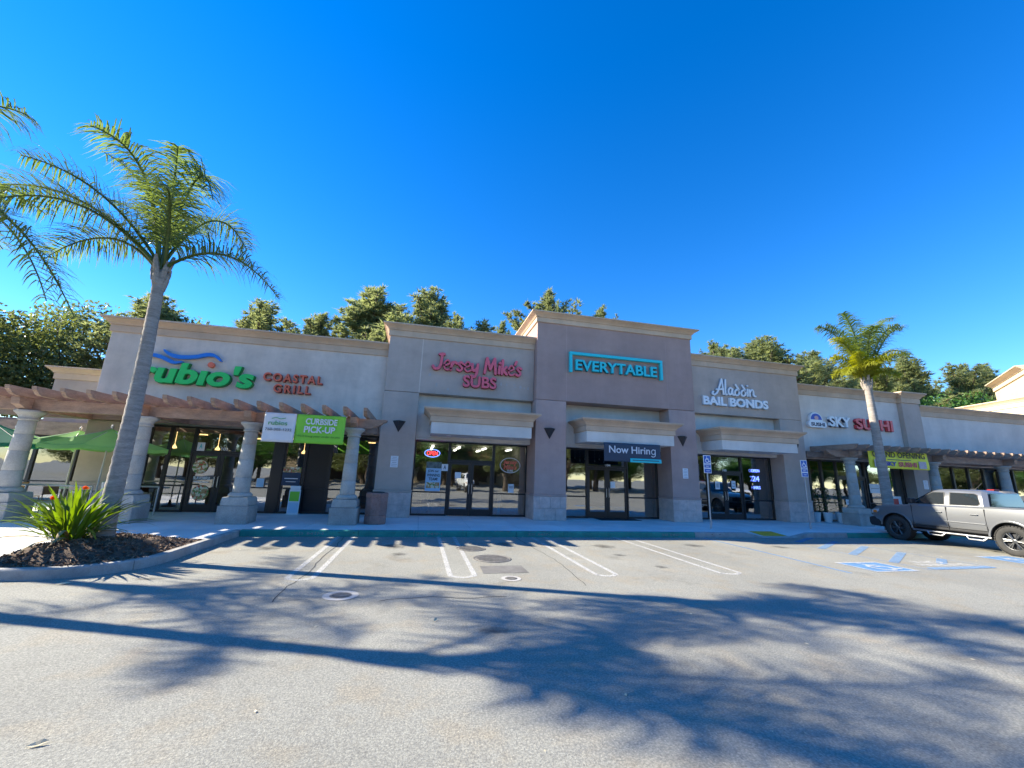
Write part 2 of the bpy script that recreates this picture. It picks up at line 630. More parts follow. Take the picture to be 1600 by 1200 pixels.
def worn_paint(name, col, lo=0.36, hi=0.5, scale=14, top=0.72):
    m = mat(name, col, 0.85, 0.25, 5, 0.15, 60)
    nt = m.node_tree
    N, L = nt.nodes, nt.links
    tc = N.new('ShaderNodeTexCoord')
    nz = N.new('ShaderNodeTexNoise')
    nz.inputs['Scale'].default_value = scale * 3
    nz.inputs['Detail'].default_value = 8
    nz.inputs['Roughness'].default_value = 0.85
    L.new(tc.outputs['Object'], nz.inputs['Vector'])
    r = N.new('ShaderNodeMapRange')
    r.inputs[1].default_value = lo
    r.inputs[2].default_value = hi
    L.new(nz.outputs['Fac'], r.inputs[0])
    r.inputs[4].default_value = top
    L.new(r.outputs[0], N['Principled BSDF'].inputs['Alpha'])
    return m


M_WLINE = worn_paint('worn_white_paint', (0.72, 0.71, 0.68), 0.32, 0.58)
M_BLINE = worn_paint('worn_blue_paint', (0.19, 0.36, 0.60), 0.36, 0.54)
M_BSOLID = worn_paint('worn_blue_solid', (0.13, 0.31, 0.58), 0.26, 0.40)
M_BFAINT = worn_paint('faint_blue_paint', (0.35, 0.48, 0.66), 0.44, 0.62)
M_CRACK = mat('crack_filler', (0.045, 0.043, 0.04), 0.9)


def flat(strokes, w, z, name, m, parent=None, curve=True, dz=0.0007, cx=0.0, cy=0.0, rot=0.0):
    """strokes drawn flat on the ground; points are (x, y)"""
    t = MB()
    for i, st in enumerate(strokes):
        s0 = MB()
        stroke(s0, st, w, 0, 0.0005, curve and len(st) > 2)
        n = len(s0.v) // 2
        top = [v for v in s0.v[:n]]
        fs = [f for f in s0.f if all(k < n for k in f)]
        ca, sa = math.cos(rot), math.sin(rot)
        t.add([(cx + v[0] * ca - v[2] * sa, cy + v[0] * sa + v[2] * ca, z + i * dz) for v in top], fs)
    return t.build(name, m, parent)


# parking stall hairpins
rng = random.Random(3)
for (xa, xb, ye) in ((-2.0, -1.6, 7.75), (0.70, 1.14, 7.72), (3.47, 3.88, 7.62), (6.16, 6.62, 7.58), (17.0 + 1.9, 17.0 + 2.3, 7.6), (21.9, 22.3, 7.6)):
    hp = [(xa, 12.38), (xa, 10.8), (xa, 9.2), (xa, ye + 0.25), (xa + 0.05, ye + 0.08), ((xa + xb) / 2, ye), (xb - 0.05, ye + 0.08), (xb, ye + 0.25), (xb, 9.2), (xb, 10.8), (xb, 12.38)]
    setp(flat([hp], 0.095, 0.004, 'parking_line', M_WLINE), kind='structure')
setp(flat([[(9.32, 12.3), (9.3, 10), (9.22, 7.5)]], 0.1, 0.004, 'parking_line', M_BLINE), kind='structure')
setp(flat([[(11.75, 12.35), (11.7, 7.65)], [(11.7, 7.65), (13.95, 7.75)], [(13.85, 12.35), (13.95, 7.75)]], 0.1, 0.004, 'access_aisle_line', M_BFAINT, curve=False), kind='structure')
setp(flat([[(11.8, 10.35), (13.75, 11.55)], [(11.8, 9.45), (13.75, 10.6)], [(11.8, 8.45), (13.75, 9.6)], [(13.0, 8.2), (13.8, 8.7)], [(12.2, 11.5), (13.6, 12.3)]], 0.2, 0.006, 'access_aisle_stripe', M_BLINE, curve=False), kind='structure')
setp(flat([[(11.95, 7.72), (13.85, 7.78)]], 0.24, 0.0095, 'access_aisle_end_bar', M_BLINE, curve=False), kind='structure')


def ground_text(body, m, x0, x1, y0, y1, z, name, bold=0.03):
    co, fs = glyph(body, 0.0, bold)
    lo, hi = co.min(0), co.max(0)
    t = MB()
    t.add([(x0 + (c[0] - lo[0]) / (hi[0] - lo[0]) * (x1 - x0), y0 + (c[1] - lo[1]) / (hi[1] - lo[1]) * (y1 - y0), z) for c in co], fs)
    return setp(t.build(name, m), kind='structure')


ground_text('NO', M_WLINE, 12.35, 13.25, 8.24, 8.5, 0.011, 'aisle_lettering')
ground_text('PARKING', M_WLINE, 12.05, 13.65, 7.93, 8.19, 0.011, 'aisle_lettering')

WHEELCHAIR = [[(-0.06, 0.34), (-0.06, 0.30)], [(-0.05, 0.21), (-0.03, 0.0), (0.16, 0.0), (0.26, -0.24), (0.34, -0.21)], [(-0.04, 0.12), (0.13, 0.12)],
              [(-0.12, 0.08), (-0.22, -0.06), (-0.18, -0.24), (-0.02, -0.33), (0.13, -0.27), (0.19, -0.14)]]
for (cx, cy, rot) in ((10.62, 8.0, 0.06), (16.2, 8.55, 0.06)):
    st = thing('wheelchair_stencil', None, None, (cx, cy, 0), kind='structure')
    t = MB()
    t.add([(cx + sx * 0.62, cy + sy * 0.47, 0.004) for sx, sy in ((-1, -1), (1, -1), (1, 1), (-1, 1))], [(0, 1, 2, 3)])
    t.build('blue_field', M_BSOLID, st)
    flat([[(-0.6, -0.45), (0.6, -0.45)], [(0.6, -0.45), (0.6, 0.45)], [(0.6, 0.45), (-0.6, 0.45)], [(-0.6, 0.45), (-0.6, -0.45)]], 0.07, 0.008, 'border', M_WLINE, None, False, cx=cx, cy=cy).parent = st
    st.children[-1].location = (-cx, -cy, 0)
    o = flat([[(p[0] * 1.15, p[1] * 1.1) for p in s_] for s_ in WHEELCHAIR], 0.085, 0.012, 'wheelchair_symbol', M_WLINE, None, cx=cx, cy=cy)
    o.parent = st
    o.location = (-cx, -cy, 0)

# cracks along old paving joints
for pts in ([(-1.84, 12.3), (-1.8, 11), (-1.83, 9.6), (-1.76, 8.2), (-1.86, 7.2), (-1.8, 6.4)], [(2.95, 12.3), (2.98, 11.2), (3.12, 9.2), (3.02, 7.9), (2.95, 6.8)],
            [(-0.4, 6.5), (0.3, 6.62), (0.8, 6.5), (1.6, 6.55)]):
    q = []
    for a, b in zip(pts, pts[1:]):
        for k in range(5):
            q.append((a[0] + (b[0] - a[0]) * k / 5 + rng.uniform(-.025, .025), a[1] + (b[1] - a[1]) * k / 5 + rng.uniform(-.025, .025)))
    setp(flat([q], 0.014, 0.0035, 'pavement_crack', M_CRACK, curve=False), kind='structure')

# oil drips left in the stalls
def stain_mat():
    m = mat('oil_stain', (0.06, 0.056, 0.05), 0.6)
    nt = m.node_tree
    N, L = nt.nodes, nt.links
    tc = N.new('ShaderNodeTexCoord')
    ln = N.new('ShaderNodeVectorMath')
    ln.operation = 'LENGTH'
    L.new(tc.outputs['Object'], ln.inputs[0])
    nz = N.new('ShaderNodeTexNoise')
    nz.inputs['Scale'].default_value = 5
    nz.inputs['Detail'].default_value = 7
    L.new(tc.outputs['Object'], nz.inputs['Vector'])
    ad = N.new('ShaderNodeMath')
    ad.operation = 'MULTIPLY_ADD'
    ad.inputs[1].default_value = -1.5
    L.new(ln.outputs['Value'], ad.inputs[0])
    L.new(nz.outputs['Fac'], ad.inputs[2])
    mr = N.new('ShaderNodeMapRange')
    mr.inputs[1].default_value = -0.05
    mr.inputs[2].default_value = 0.5
    mr.inputs[4].default_value = 0.5
    L.new(ad.outputs[0], mr.inputs[0])
    L.new(mr.outputs[0], N['Principled BSDF'].inputs['Alpha'])
    return m


M_OIL = stain_mat()
for x, y, sx, sy in ((-0.45, 10.9, .8, 1.2), (-0.3, 9.9, .5, .6), (2.4, 11.2, .7, .9), (5.05, 10.8, .9, 1.1), (4.9, 9.6, .5, .5), (7.9, 10.9, .9, .9), (-3.2, 10.7, .8, 1.0), (5.2, 8.3, .4, .5), (-4.05, 8.0, .7, .3), (10.6, 10.6, .7, .8), (1.0, 5.2, .6, .4)):
    o = MB().add([(-.5, -.5, 0), (.5, -.5, 0), (.5, .5, 0), (-.5, .5, 0)], [(0, 1, 2, 3)]).build('oil_stain', M_OIL)
    o.location = (x, y, 0.0028)
    o.scale = (sx, sy, 1)
    setp(o, kind='structure')

# utility covers
M_IRON = mat('cast_iron', (0.23, 0.215, 0.195), 0.6, 0.4, 8, 0.2, 60, 0.6, 45, metal=0.3)
M_PATCH = mat('new_asphalt_patch', (0.19, 0.18, 0.168), 0.9, 0.3, 3, 0.2, 90, 0.5, 80)


def cover(x, y, r, label, ring=None):
    t = thing('utility_cover', label, 'manhole cover', (x, y, 0))
    mb = MB()
    mb.lathe([(r, 0.0), (r, 0.008), (r - 0.03, 0.011), (r - 0.035, 0.006), (r - 0.05, 0.006), (r - 0.055, 0.011), (0.01, 0.012)], 32, (x, y, 0.0))
    mb.build('lid', M_IRON, t)
    mb = MB()
    for k in range(-3, 4):
        h = math.sqrt(max(0.0, (r * 0.78) ** 2 - (k * r * 0.2) ** 2))
        mb.box(x - h, x + h, y + k * r * 0.2 - 0.012, y + k * r * 0.2 + 0.012, 0.012, 0.016)
    mb.build('raised_rib', M_IRON, t)
    if ring:
        mb = MB()
        n = 32
        vs = []
        for rad in (r + 0.004, r + ring):
            vs += [(x + rad * math.cos(k * 2 * math.pi / n), y + rad * math.sin(k * 2 * math.pi / n), 0.006) for k in range(n)]
        mb.add(vs, [(k, n + k, n + (k + 1) % n, (k + 1) % n) for k in range(n)])
        mb.build('concrete_collar', M_CONC, t)


cover(1.40, 10.55, 0.37, 'round iron cover in the stall, closest to the green kerb')
cover(1.72, 9.32, 0.42, 'round iron cover between another round cover and a square asphalt patch')
cover(1.76, 7.58, 0.11, 'tiny round valve lid with pale collar beyond the square patch', 0.07)
cover(-0.97, 6.8, 0.15, 'small round cover set in a wide pale concrete collar', 0.10)
mb = MB()
mb.add([(1.32, 7.98, 0.0042), (2.2, 8.0, 0.0042), (2.2, 8.62, 0.0042), (1.34, 8.6, 0.0042)], [(0, 1, 2, 3)])
setp(mb.build('asphalt_patch', M_PATCH), kind='structure')

# kerb: one path, pieces with joints
KPATH = [(-40, 8.0), (-5.9, 8.0)] + [(-5.75 + 1.3 * math.sin(a), 9.3 - 1.3 * math.cos(a)) for a in [R_(10 * k) for k in range(0, 10)]] + [(-4.45, 9.6), (-4.45, 12.42), (11.1, 12.42), (11.9, 12.42), (13.0, 12.42), (13.7, 12.42), (45, 12.42)]
kerb = thing('kerb', None, None, kind='structure')


def kerb_z(x, y):
    if y > 12.3 and 11.1 < x < 13.7:
        if x < 11.9:
            return 0.16 - 0.135 * (x - 11.1) / 0.8
        if x > 13.0:
            return 0.025 + 0.135 * (x - 13.0) / 0.7
        return 0.025
    return 0.16


# resample the path into ~1.5 m pieces
def path_len(p):
    s = [0]
    for a, b in zip(p, p[1:]):
        s.append(s[-1] + math.hypot(b[0] - a[0], b[1] - a[1]))
    return s


KS = path_len(KPATH)


def kp(s):
    for i in range(len(KS) - 1):
        if s <= KS[i + 1] + 1e-9:
            t = (s - KS[i]) / (KS[i + 1] - KS[i])
            a, b = KPATH[i], KPATH[i + 1]
            return (a[0] + (b[0] - a[0]) * t, a[1] + (b[1] - a[1]) * t)
    return KPATH[-1]


def ktan(s):
    a, b = kp(max(0, s - 0.06)), kp(min(KS[-1], s + 0.06))
    d = math.hypot(b[0] - a[0], b[1] - a[1])
    return ((b[0] - a[0]) / d, (b[1] - a[1]) / d)


sc_ = [k for k, p in zip(KS, KPATH) if p in ((-4.45, 12.42),)][0]
marks = []
s = 22.0
while s < sc_ - 0.2:
    marks.append(s)
    s += 1.7
marks.append(sc_)
s = sc_
for x in [-3.0, -1.5, 0.0, 1.5, 3.0, 4.5, 6.0, 7.5, 9.1, 11.1, 11.9, 13.0, 13.7] + [15.4 + 1.6 * k for k in range(14)]:
    marks.append(sc_ + x + 4.45)
for a, b in zip(marks, marks[1:]):
    n = max(2, int((b - a) / 0.22))
    ss = [a + 0.005 + (b - a - 0.01) * k / n for k in range(n + 1)]
    vs, fs = [], []
    for s in ss:
        p = kp(s)
        t = ktan(s)
        # keep corner pieces square
        if abs(s - sc_) < 0.1:
            t = (0, 1) if s < sc_ else (1, 0)
        nx, ny = -t[1], t[0]
        zt = kerb_z(*p)
        prof = [(0.0, -0.05), (0.0, 0.0), (0.012, zt - 0.02), (0.03, zt + 0.001), (0.15, zt + 0.002), (0.15, -0.05)]
        vs += [(p[0] + nx * o_, p[1] + ny * o_, z) for o_, z in prof]
    m6 = 6
    for i in range(n):
        for k in range(m6):
            fs.append((i * m6 + k, i * m6 + (k + 1) % m6, (i + 1) * m6 + (k + 1) % m6, (i + 1) * m6 + k))
    fs.append(tuple(range(m6 - 1, -1, -1)))
    fs.append(tuple(range(n * m6, n * m6 + m6)))
    mid = kp((a + b) / 2)
    green = mid[1] > 12.3 and (-4.3 < mid[0] < 9.1 or mid[0] > 15.3)
    MB().add(vs, [f[::-1] for f in fs]).build('green_kerb_stone' if green else 'kerb_stone', M_GREEN_KERB if green else M_KERB, kerb)
M_KTXT = worn_paint('kerb_lettering', (0.45, 0.6, 0.55), 0.42, 0.58, 30)
for x in (-3.15, 0.05, 3.35, 7.85):
    write('20 MIN', M_KTXT, kerb, x, x + 0.75, 0.045, 0.115, 12.424, 0.004, 0.01)
for x in (-2.0, -1.62, 9.75, 10.05):
    MB().lathe([(0.035, 0), (0.035, 0.012), (0.02, 0.013)], 12, (x, 12.428, 0.075), axis='y').build('drain_pipe_end', M_BLACK, kerb)
mb = MB()
for k in range(16):
    x = rng.uniform(1.5, 4.8)
    mb.box(x, x + rng.uniform(.03, .14), 12.4315, 12.5, 0.1625, 0.1632)
mb.build('chipped_paint_spot', M_KERB, kerb)

# sidewalk slabs
sw = MB()
sw.box(-40, 11.1, 12.575, 24, 0.0, 0.145)
sw.box(13.7, 45, 12.575, 24, 0.0, 0.145)
sw.box(11.1, 13.7, 14.05, 24, 0.0, 0.145)
sw.box(-40, -4.61, 9.5, 12.575, 0.0, 0.145)
sw.box(-40, -6.0, 8.16, 9.5, 0.0, 0.145)
sidewalk = setp(sw.build('sidewalk', M_KERB), kind='structure')
M_SLABS = [mat('slab_concrete_%d' % k, c, 0.85, 0.2, 0.8, 0.05, 90, 0.12, 60) for k, c in enumerate([(0.76, 0.735, 0.70), (0.73, 0.705, 0.67), (0.78, 0.75, 0.71)])]


def slab(x0, x1, y0, y1):
    g = 0.005
    MB().box(x0 + g, x1 - g, y0 + g, y1 - g, 0.1452, 0.16 + rng.uniform(-.0015, .0015)).build('paving_slab', rng.choice(M_SLABS), sidewalk)


xs = [-4.6 + 1.57 * k for k in range(11)] + [13.7 + 1.55 * k for k in range(16)]
xs[10] = 11.1
for a, b in zip(xs, xs[1:]):
    for y0, y1 in ((12.575, 14.05), (14.05, 15.5), (15.5, 16.98)):
        if a >= 11.0 and b <= 13.8 and y0 < 14:
            continue
        slab(a, b, y0, y1)
xl = [-4.6 - 1.6 * k for k in range(9)]
for b, a in zip(xl, xl[1:]):
    for y0, y1 in ((11.0, 12.575), (12.575, 14.05), (14.05, 15.5), (15.5, 16.98), (16.98, 19.4)):
        slab(a, b, y0, y1)
xl = [-6.75 - 1.6 * k for k in range(8)]
for b, a in zip(xl, xl[1:]):
    slab(a, b, 8.165, 9.6)
    slab(a, b, 9.6, 11.0)
# kerb ramp with tactile pad
mb = MB()
mb.add([(11.1, 12.575, 0.16), (11.9, 12.575, 0.026), (13.0, 12.575, 0.026), (13.7, 12.575, 0.16), (13.7, 14.05, 0.16), (13.0, 13.9, 0.15), (11.9, 13.9, 0.15), (11.1, 14.05, 0.16)],
       [(0, 1, 6, 7), (1, 2, 5, 6), (2, 3, 4, 5), (4, 7, 6, 5)])
mb.build('kerb_ramp', M_SLABS[0], sidewalk)
M_TACT = mat('tactile_yellow', (0.85, 0.46, 0.03), 0.7, 0.25, 4)
pad = thing('tactile_pad', 'worn yellow tactile warning pad on the kerb ramp', 'tactile pad', (12.45, 12.9, 0.05))


def ramp_z(y):
    return 0.026 + 0.124 * (y - 12.575) / 1.325


mb = MB()
mb.add([(11.95, 12.6, ramp_z(12.6) + .004), (12.95, 12.6, ramp_z(12.6) + .004), (12.95, 13.3, ramp_z(13.3) + .004), (11.95, 13.3, ramp_z(13.3) + .004)], [(0, 1, 2, 3)])
mb.build('sheet', M_TACT, pad)
mb = MB()
for i in range(18):
    for j in range(12):
        x, y = 12.0 + i * 0.053, 12.64 + j * 0.056
        mb.lathe([(0.012, 0.0), (0.008, 0.005)], 6, (x, y, ramp_z(y) + 0.0042))
setp(mb.build('raised_dome', M_TACT, pad), kind='stuff')

# planting bed: mounded mulch
def bed_z(x, y):
    d = ((x + 5.85) / 1.3) ** 2 + ((y - 9.45) / 1.5) ** 2
    e = min(y - 8.15, -4.61 - x, 10.95 - y, x + 6.72)
    if x > -5.75 and y < 9.3:
        e = min(e, 1.14 - math.hypot(x + 5.75, y - 9.3))
    e = max(0.0, min(1.0, e / 0.5))
    e = e * e * (3 - 2 * e)
    return 0.148 + e * (0.27 * math.exp(-d * 1.1) + 0.018 * math.sin(x * 9 + y * 4) * math.sin(y * 7))


def in_bed(x, y):
    if x < -6.76 or y > 11.0 or y < 8.08 or x > -4.53:
        return False
    if x > -5.75 and y < 9.3 and math.hypot(x + 5.75, y - 9.3) > 1.22:
        return False
    return True


vs, fs, idx = [], [], {}
st = 0.07
for i in range(34):
    for j in range(43):
        x, y = -6.76 + i * st, 8.1 + j * st
        idx[i, j] = len(vs)
        vs.append((x, y, bed_z(x, y)))
for i in range(33):
    for j in range(42):
        if in_bed(-6.76 + (i + .5) * st, 8.1 + (j + .5) * st):
            fs.append((idx[i, j], idx[i + 1, j], idx[i + 1, j + 1], idx[i, j + 1]))
bed = setp(MB().add(vs, fs).build('planting_bed', M_MULCH, smooth=True), kind='structure')
mb = MB()
r2 = random.Random(8)
cnt = 0
while cnt < 2600:
    x, y = r2.uniform(-6.7, -4.6), r2.uniform(8.15, 10.9)
    if not in_bed(x, y):
        continue
    z = bed_z(x, y) + 0.012
    a, l, w = r2.uniform(0, 6.28), r2.uniform(.03, .075), r2.uniform(.008, .02)
    t1, t2 = r2.uniform(-.02, .02), r2.uniform(-.012, .012)
    dx, dy = math.cos(a) * l / 2, math.sin(a) * l / 2
    nx, ny = -math.sin(a) * w / 2, math.cos(a) * w / 2
    mb.add([(x - dx - nx, y - dy - ny, z - t1 - t2), (x + dx - nx, y + dy - ny, z + t1 - t2), (x + dx + nx, y + dy + ny, z + t1 + t2), (x - dx + nx, y - dy + ny, z - t1 + t2)], [(0, 1, 2, 3)])
    cnt += 1
setp(mb.build('mulch_chips', M_CHIP, org=(-5.7, 9.5, 0.2)), 'brown bark mulch chips covering the mounded planting bed', 'mulch', kind='stuff')

# ================================================================ BUILDINGS
def sweep(mb, path, prof, closed_prof=True):
    """sweep (out, z) profile along a plan path, mitred; outward is to the right of travel"""
    n = len(path)
    offs = []
    for i in range(n):
        ns = []
        for a, b in ((i - 1, i), (i, i + 1)):
            if a < 0 or b >= n:
                continue
            dx, dy = path[b][0] - path[a][0], path[b][1] - path[a][1]
            d = math.hypot(dx, dy)
            ns.append((dy / d, -dx / d))
        if len(ns) == 2:
            k = 1 + ns[0][0] * ns[1][0] + ns[0][1] * ns[1][1]
            offs.append(((ns[0][0] + ns[1][0]) / k, (ns[0][1] + ns[1][1]) / k))
        else:
            offs.append(ns[0])
    m = len(prof)
    vs = [(path[i][0] + offs[i][0] * o, path[i][1] + offs[i][1] * o, z) for i in range(n) for o, z in prof]
    fs = []
    for i in range(n - 1):
        for k in range(m):
            fs.append((i * m + k, (i + 1) * m + k, (i + 1) * m + (k + 1) % m, i * m + (k + 1) % m))
    fs.append(tuple(range(m)))
    fs.append(tuple(range(n * m - 1, (n - 1) * m - 1, -1)))
    mb.add(vs, fs)


def cornice(parent, path, z0, H, k=1.0, m=None, name='cornice'):
    m = m or M_CORNICE
    mb = MB()
    sweep(mb, path, [(-0.06, z0), (0.05 * k, z0), (0.05 * k, z0 + 0.50 * H), (-0.06, z0 + 0.50 * H)])
    o = mb.build(name, m, parent, bevel=0.006)
    mb = MB()
    sweep(mb, path, [(-0.06, z0 + 0.505 * H), (0.085 * k, z0 + 0.505 * H), (0.09 * k, z0 + 0.56 * H), (0.13 * k, z0 + 0.66 * H), (0.21 * k, z0 + 0.80 * H), (0.245 * k, z0 + 0.84 * H), (0.245 * k, z0 + 0.88 * H), (-0.06, z0 + 0.88 * H)])
    mb.build('crown_moulding', m, o, bevel=0.004)
    mb = MB()
    sweep(mb, path, [(-0.06, z0 + 0.883 * H), (0.275 * k, z0 + 0.883 * H), (0.275 * k, z0 + H), (-0.06, z0 + H)])
    mb.build('cap', m, o, bevel=0.006)
    return o


def pilaster(parent, x0, x1, yf, yb, z1, m, ledge=1.05, stone=True, name='pilaster'):
    p = MB().box(x0, x1, yf, yb, ledge + 0.075, z1).build(name, m, parent, bevel=0.012)
    if stone:
        MB().box(x0 - 0.035, x1 + 0.035, yf - 0.035, yb - 0.01, ledge, ledge + 0.073).build('ledge_moulding', m, p, bevel=0.012)
        MB().box(x0 + 0.005, x1 - 0.005, yf + 0.005, yb - 0.012, 0.15, ledge - 0.002).build('base_core', M_KERB, p)
        zr = [0.162, 0.162 + (ledge - 0.165) / 2, ledge - 0.003]
        g = 0.004
        n = max(1, round((x1 - x0) / 0.48))
        for r in range(2):
            cut = [x0 - 0.02 + (x1 - x0 + 0.04) * k / n for k in range(n + 1)]
            if r == 1 and n > 1:
                cut = [x0 - 0.02] + [c - (x1 - x0) / n * 0.5 for c in cut[1:-1]] + [x0 - 0.02 + (x1 - x0) * (n - 0.5) / n] + [x1 + 0.02]
            for a, b in zip(cut, cut[1:]):
                MB().box(a + g, b - g, yf - 0.02 + rng.uniform(0, .004), yf + 0.004, zr[r] + g, zr[r + 1] - g).build('stone_tile', M_TILE, p, bevel=0.004)
            ycut = [yf + 0.006, yf + 0.5, yb - 0.015] if yb - yf > 0.6 else [yf + 0.006, yb - 0.015]
            for a, b in zip(ycut, ycut[1:]):
                for sx in (x0, x1):
                    s_ = -1 if sx == x0 else 1
                    MB().box(min(sx + s_ * 0.02, sx - s_ * 0.004), max(sx + s_ * 0.02, sx - s_ * 0.004), a + g, b - g, zr[r] + g, zr[r + 1] - g).build('stone_tile', M_TILE, p, bevel=0.004)
    return p


def window(parent, y, x0, x1, z0, z1, rails=(), fw=0.055, solid=None, glass=None):
    """one bay of shop glazing: frame, rails, panes"""
    mb = MB()
    d0, d1 = y - 0.06, y + 0.06
    mb.box(x0, x0 + fw, d0, d1, z0, z1)
    mb.box(x1 - fw, x1, d0, d1, z0, z1)
    mb.box(x0 + fw, x1 - fw, d0 + .002, d1 - .002, z0, z0 + fw * 1.3)
    mb.box(x0 + fw, x1 - fw, d0 + .002, d1 - .002, z1 - fw, z1)
    for r in rails:
        mb.box(x0 + fw, x1 - fw, d0 + .004, d1 - .004, r - fw / 2, r + fw / 2)
    w = mb.build('window', M_BRONZE, parent, bevel=0.004)
    lv = [z0 + fw * 1.3] + [v for r in rails for v in (r - fw / 2, r + fw / 2)] + [z1 - fw]
    for a, b in zip(lv[0::2], lv[1::2]):
        tilt = rng.uniform(-.004, .004)
        pm = MB()
        pm.add([(x0 + fw, y + tilt, a), (x1 - fw, y - tilt, a), (x1 - fw, y - tilt * .6, b), (x0 + fw, y + tilt * .5, b)], [(0, 1, 2, 3)])
        pm.build('pane' if not solid else 'infill_panel', solid or glass or M_GLASS, w)
    return w


def door(parent, y, x0, x1, z0, z1, hinge='l', handle=True, stile=0.115):
    mb = MB()
    d0, d1 = y - 0.025, y + 0.025
    mb.box(x0 + .004, x0 + stile, d0, d1, z0 + .01, z1)
    mb.box(x1 - stile, x1 - .004, d0, d1, z0 + .01, z1)
    mb.box(x0 + stile, x1 - stile, d0 + .002, d1 - .002, z0 + .01, z0 + 0.27)
    mb.box(x0 + stile, x1 - stile, d0 + .002, d1 - .002, z1 - 0.12, z1)
    d = mb.build('door', M_BRONZE, parent, bevel=0.004)
    t = rng.uniform(-.005, .005)
    MB().add([(x0 + stile, y + t, z0 + 0.27), (x1 - stile, y - t, z0 + 0.27), (x1 - stile, y - t, z1 - 0.12), (x0 + stile, y + t, z1 - 0.12)], [(0, 1, 2, 3)]).build('pane', M_GLASS, d)
    hx = x1 - stile * 0.5 if hinge == 'l' else x0 + stile * 0.5
    MB().tube([(hx, y - 0.03, z0 + 0.85), (hx, y - 0.075, z0 + 0.88), (hx, y - 0.075, z0 + 1.22), (hx, y - 0.03, z0 + 1.25)], 0.013, 8).build('handle', M_STEEL, d)
    return d


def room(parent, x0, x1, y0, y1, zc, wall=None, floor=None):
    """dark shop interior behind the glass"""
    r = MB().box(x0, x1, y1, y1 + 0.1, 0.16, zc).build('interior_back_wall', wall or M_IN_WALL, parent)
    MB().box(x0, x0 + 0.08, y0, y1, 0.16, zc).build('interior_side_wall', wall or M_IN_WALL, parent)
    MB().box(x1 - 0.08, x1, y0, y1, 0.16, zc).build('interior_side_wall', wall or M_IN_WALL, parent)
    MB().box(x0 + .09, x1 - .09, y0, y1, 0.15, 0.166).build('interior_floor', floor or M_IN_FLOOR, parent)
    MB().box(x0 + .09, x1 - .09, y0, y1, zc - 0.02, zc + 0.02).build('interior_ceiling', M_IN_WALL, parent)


def ceiling_lights(parent, pts, zc, m=None, lx=0.9):
    for x, y in pts:
        MB().box(x - lx / 2, x + lx / 2, y - 0.06, y + 0.06, zc - 0.07, zc - 0.03).build('ceiling_light', m or M_LAMP, parent)


def canopy(parent, x0, x1, yf, yb, zb, zmid, zt):
    c = MB().box(x0, x1, yf, yb, zb, zmid).build('entrance_canopy', M_STUCCO_PALE, parent, bevel=0.01)
    pth = [(x0, yb), (x0, yf), (x1, yf), (x1, yb)]
    mb = MB()
    H = zt - zmid
    sweep(mb, pth, [(-0.05, zmid + .002), (0.05, zmid + .002), (0.05, zmid + 0.42 * H), (-0.05, zmid + 0.42 * H)])
    mb.build('fascia_band', M_CORNICE, c, bevel=0.005)
    mb = MB()
    sweep(mb, pth, [(-0.05, zmid + 0.43 * H), (0.07, zmid + 0.43 * H), (0.10, zmid + 0.56 * H), (0.17, zmid + 0.70 * H), (0.25, zmid + 0.80 * H), (0.27, zmid + 0.82 * H), (0.27, zmid + 0.87 * H), (-0.05, zmid + 0.87 * H)])
    mb.build('crown_moulding', M_CORNICE, c, bevel=0.004)
    mb = MB()
    sweep(mb, pth, [(-0.05, zmid + 0.873 * H), (0.30, zmid + 0.873 * H), (0.30, zt), (-0.05, zt)])
    mb.build('cap', M_CORNICE, c, bevel=0.006)
    MB().box(x0 + 0.06, x1 - 0.06, yf + 0.06, yb, zmid + .004, zt - 0.05).build('canopy_roof', M_CORNICE, c)
    for k in range(3):
        x = x0 + (x1 - x0) * (0.18 + 0.32 * k)
        MB().lathe([(0.09, 0.0), (0.09, 0.012), (0.07, 0.014)], 16, (x, yf + 0.55, zb - 0.014)).build('downlight', M_SWHITE, c)
    return c


# ---- shop with the green wave sign
R = thing('shop_building', 'grey stucco shop behind the wooden pergola, with bright green letters on its wall', 'shop building', (-6.2, 16.15, 0))
MB().box(-10.9, -1.56, 16.15, 24, 3.14, 6.45).build('wall', M_STUCCO_GREY, R, bevel=0.015)
cornice(R, [(-10.9, 24), (-10.9, 16.15), (-1.57, 16.15)], 6.25, 0.5)
MB().box(-10.7, -1.6, 16.3, 23.9, 6.46, 6.52).build('roof', M_KERB, R)
pilaster(R, -10.88, -9.95, 16.12, 17.0, 3.13, M_STUCCO_TAUPE)
MB().box(-10.86, -10.5, 17.0, 24, 0.16, 3.13).build('side_wall', M_STUCCO_TAUPE, R)
yg = 16.85
for a, b, rl in ((-9.95, -9.4, (1.05, 2.22)), (-9.4, -8.75, (1.05,)), (-8.75, -7.98, (1.05,))):
    window(R, yg, a, b, 0.16, 3.12, (1.05,))
window(R, yg, -7.98, -6.16, 2.235, 3.12)
door(R, yg, -7.98, -7.07, 0.16, 2.23, 'l')
door(R, yg, -7.07, -6.16, 0.16, 2.23, 'r')
window(R, yg, -6.16, -5.3, 0.16, 3.12, (1.05,))
MB().box(-5.3, -4.95, yg - 0.09, yg + 0.1, 0.16, 3.12).build('post', M_DARKPANEL, R, bevel=0.005)
window(R, yg, -4.95, -4.22, 0.16, 3.12, (1.05,))
window(R, yg, -4.22, -3.35, 0.16, 3.12, (1.05,), solid=M_DARKPANEL)
window(R, yg, -3.35, -2.45, 0.16, 3.12, (1.05,))
window(R, yg, -2.45, -1.57, 0.16, 3.12, (1.05,))
room(R, -10.45, -1.6, 17.0, 23.5, 3.1, mat('warm_interior_wall', (0.22, 0.14, 0.085), 0.9, 0.2, 1))
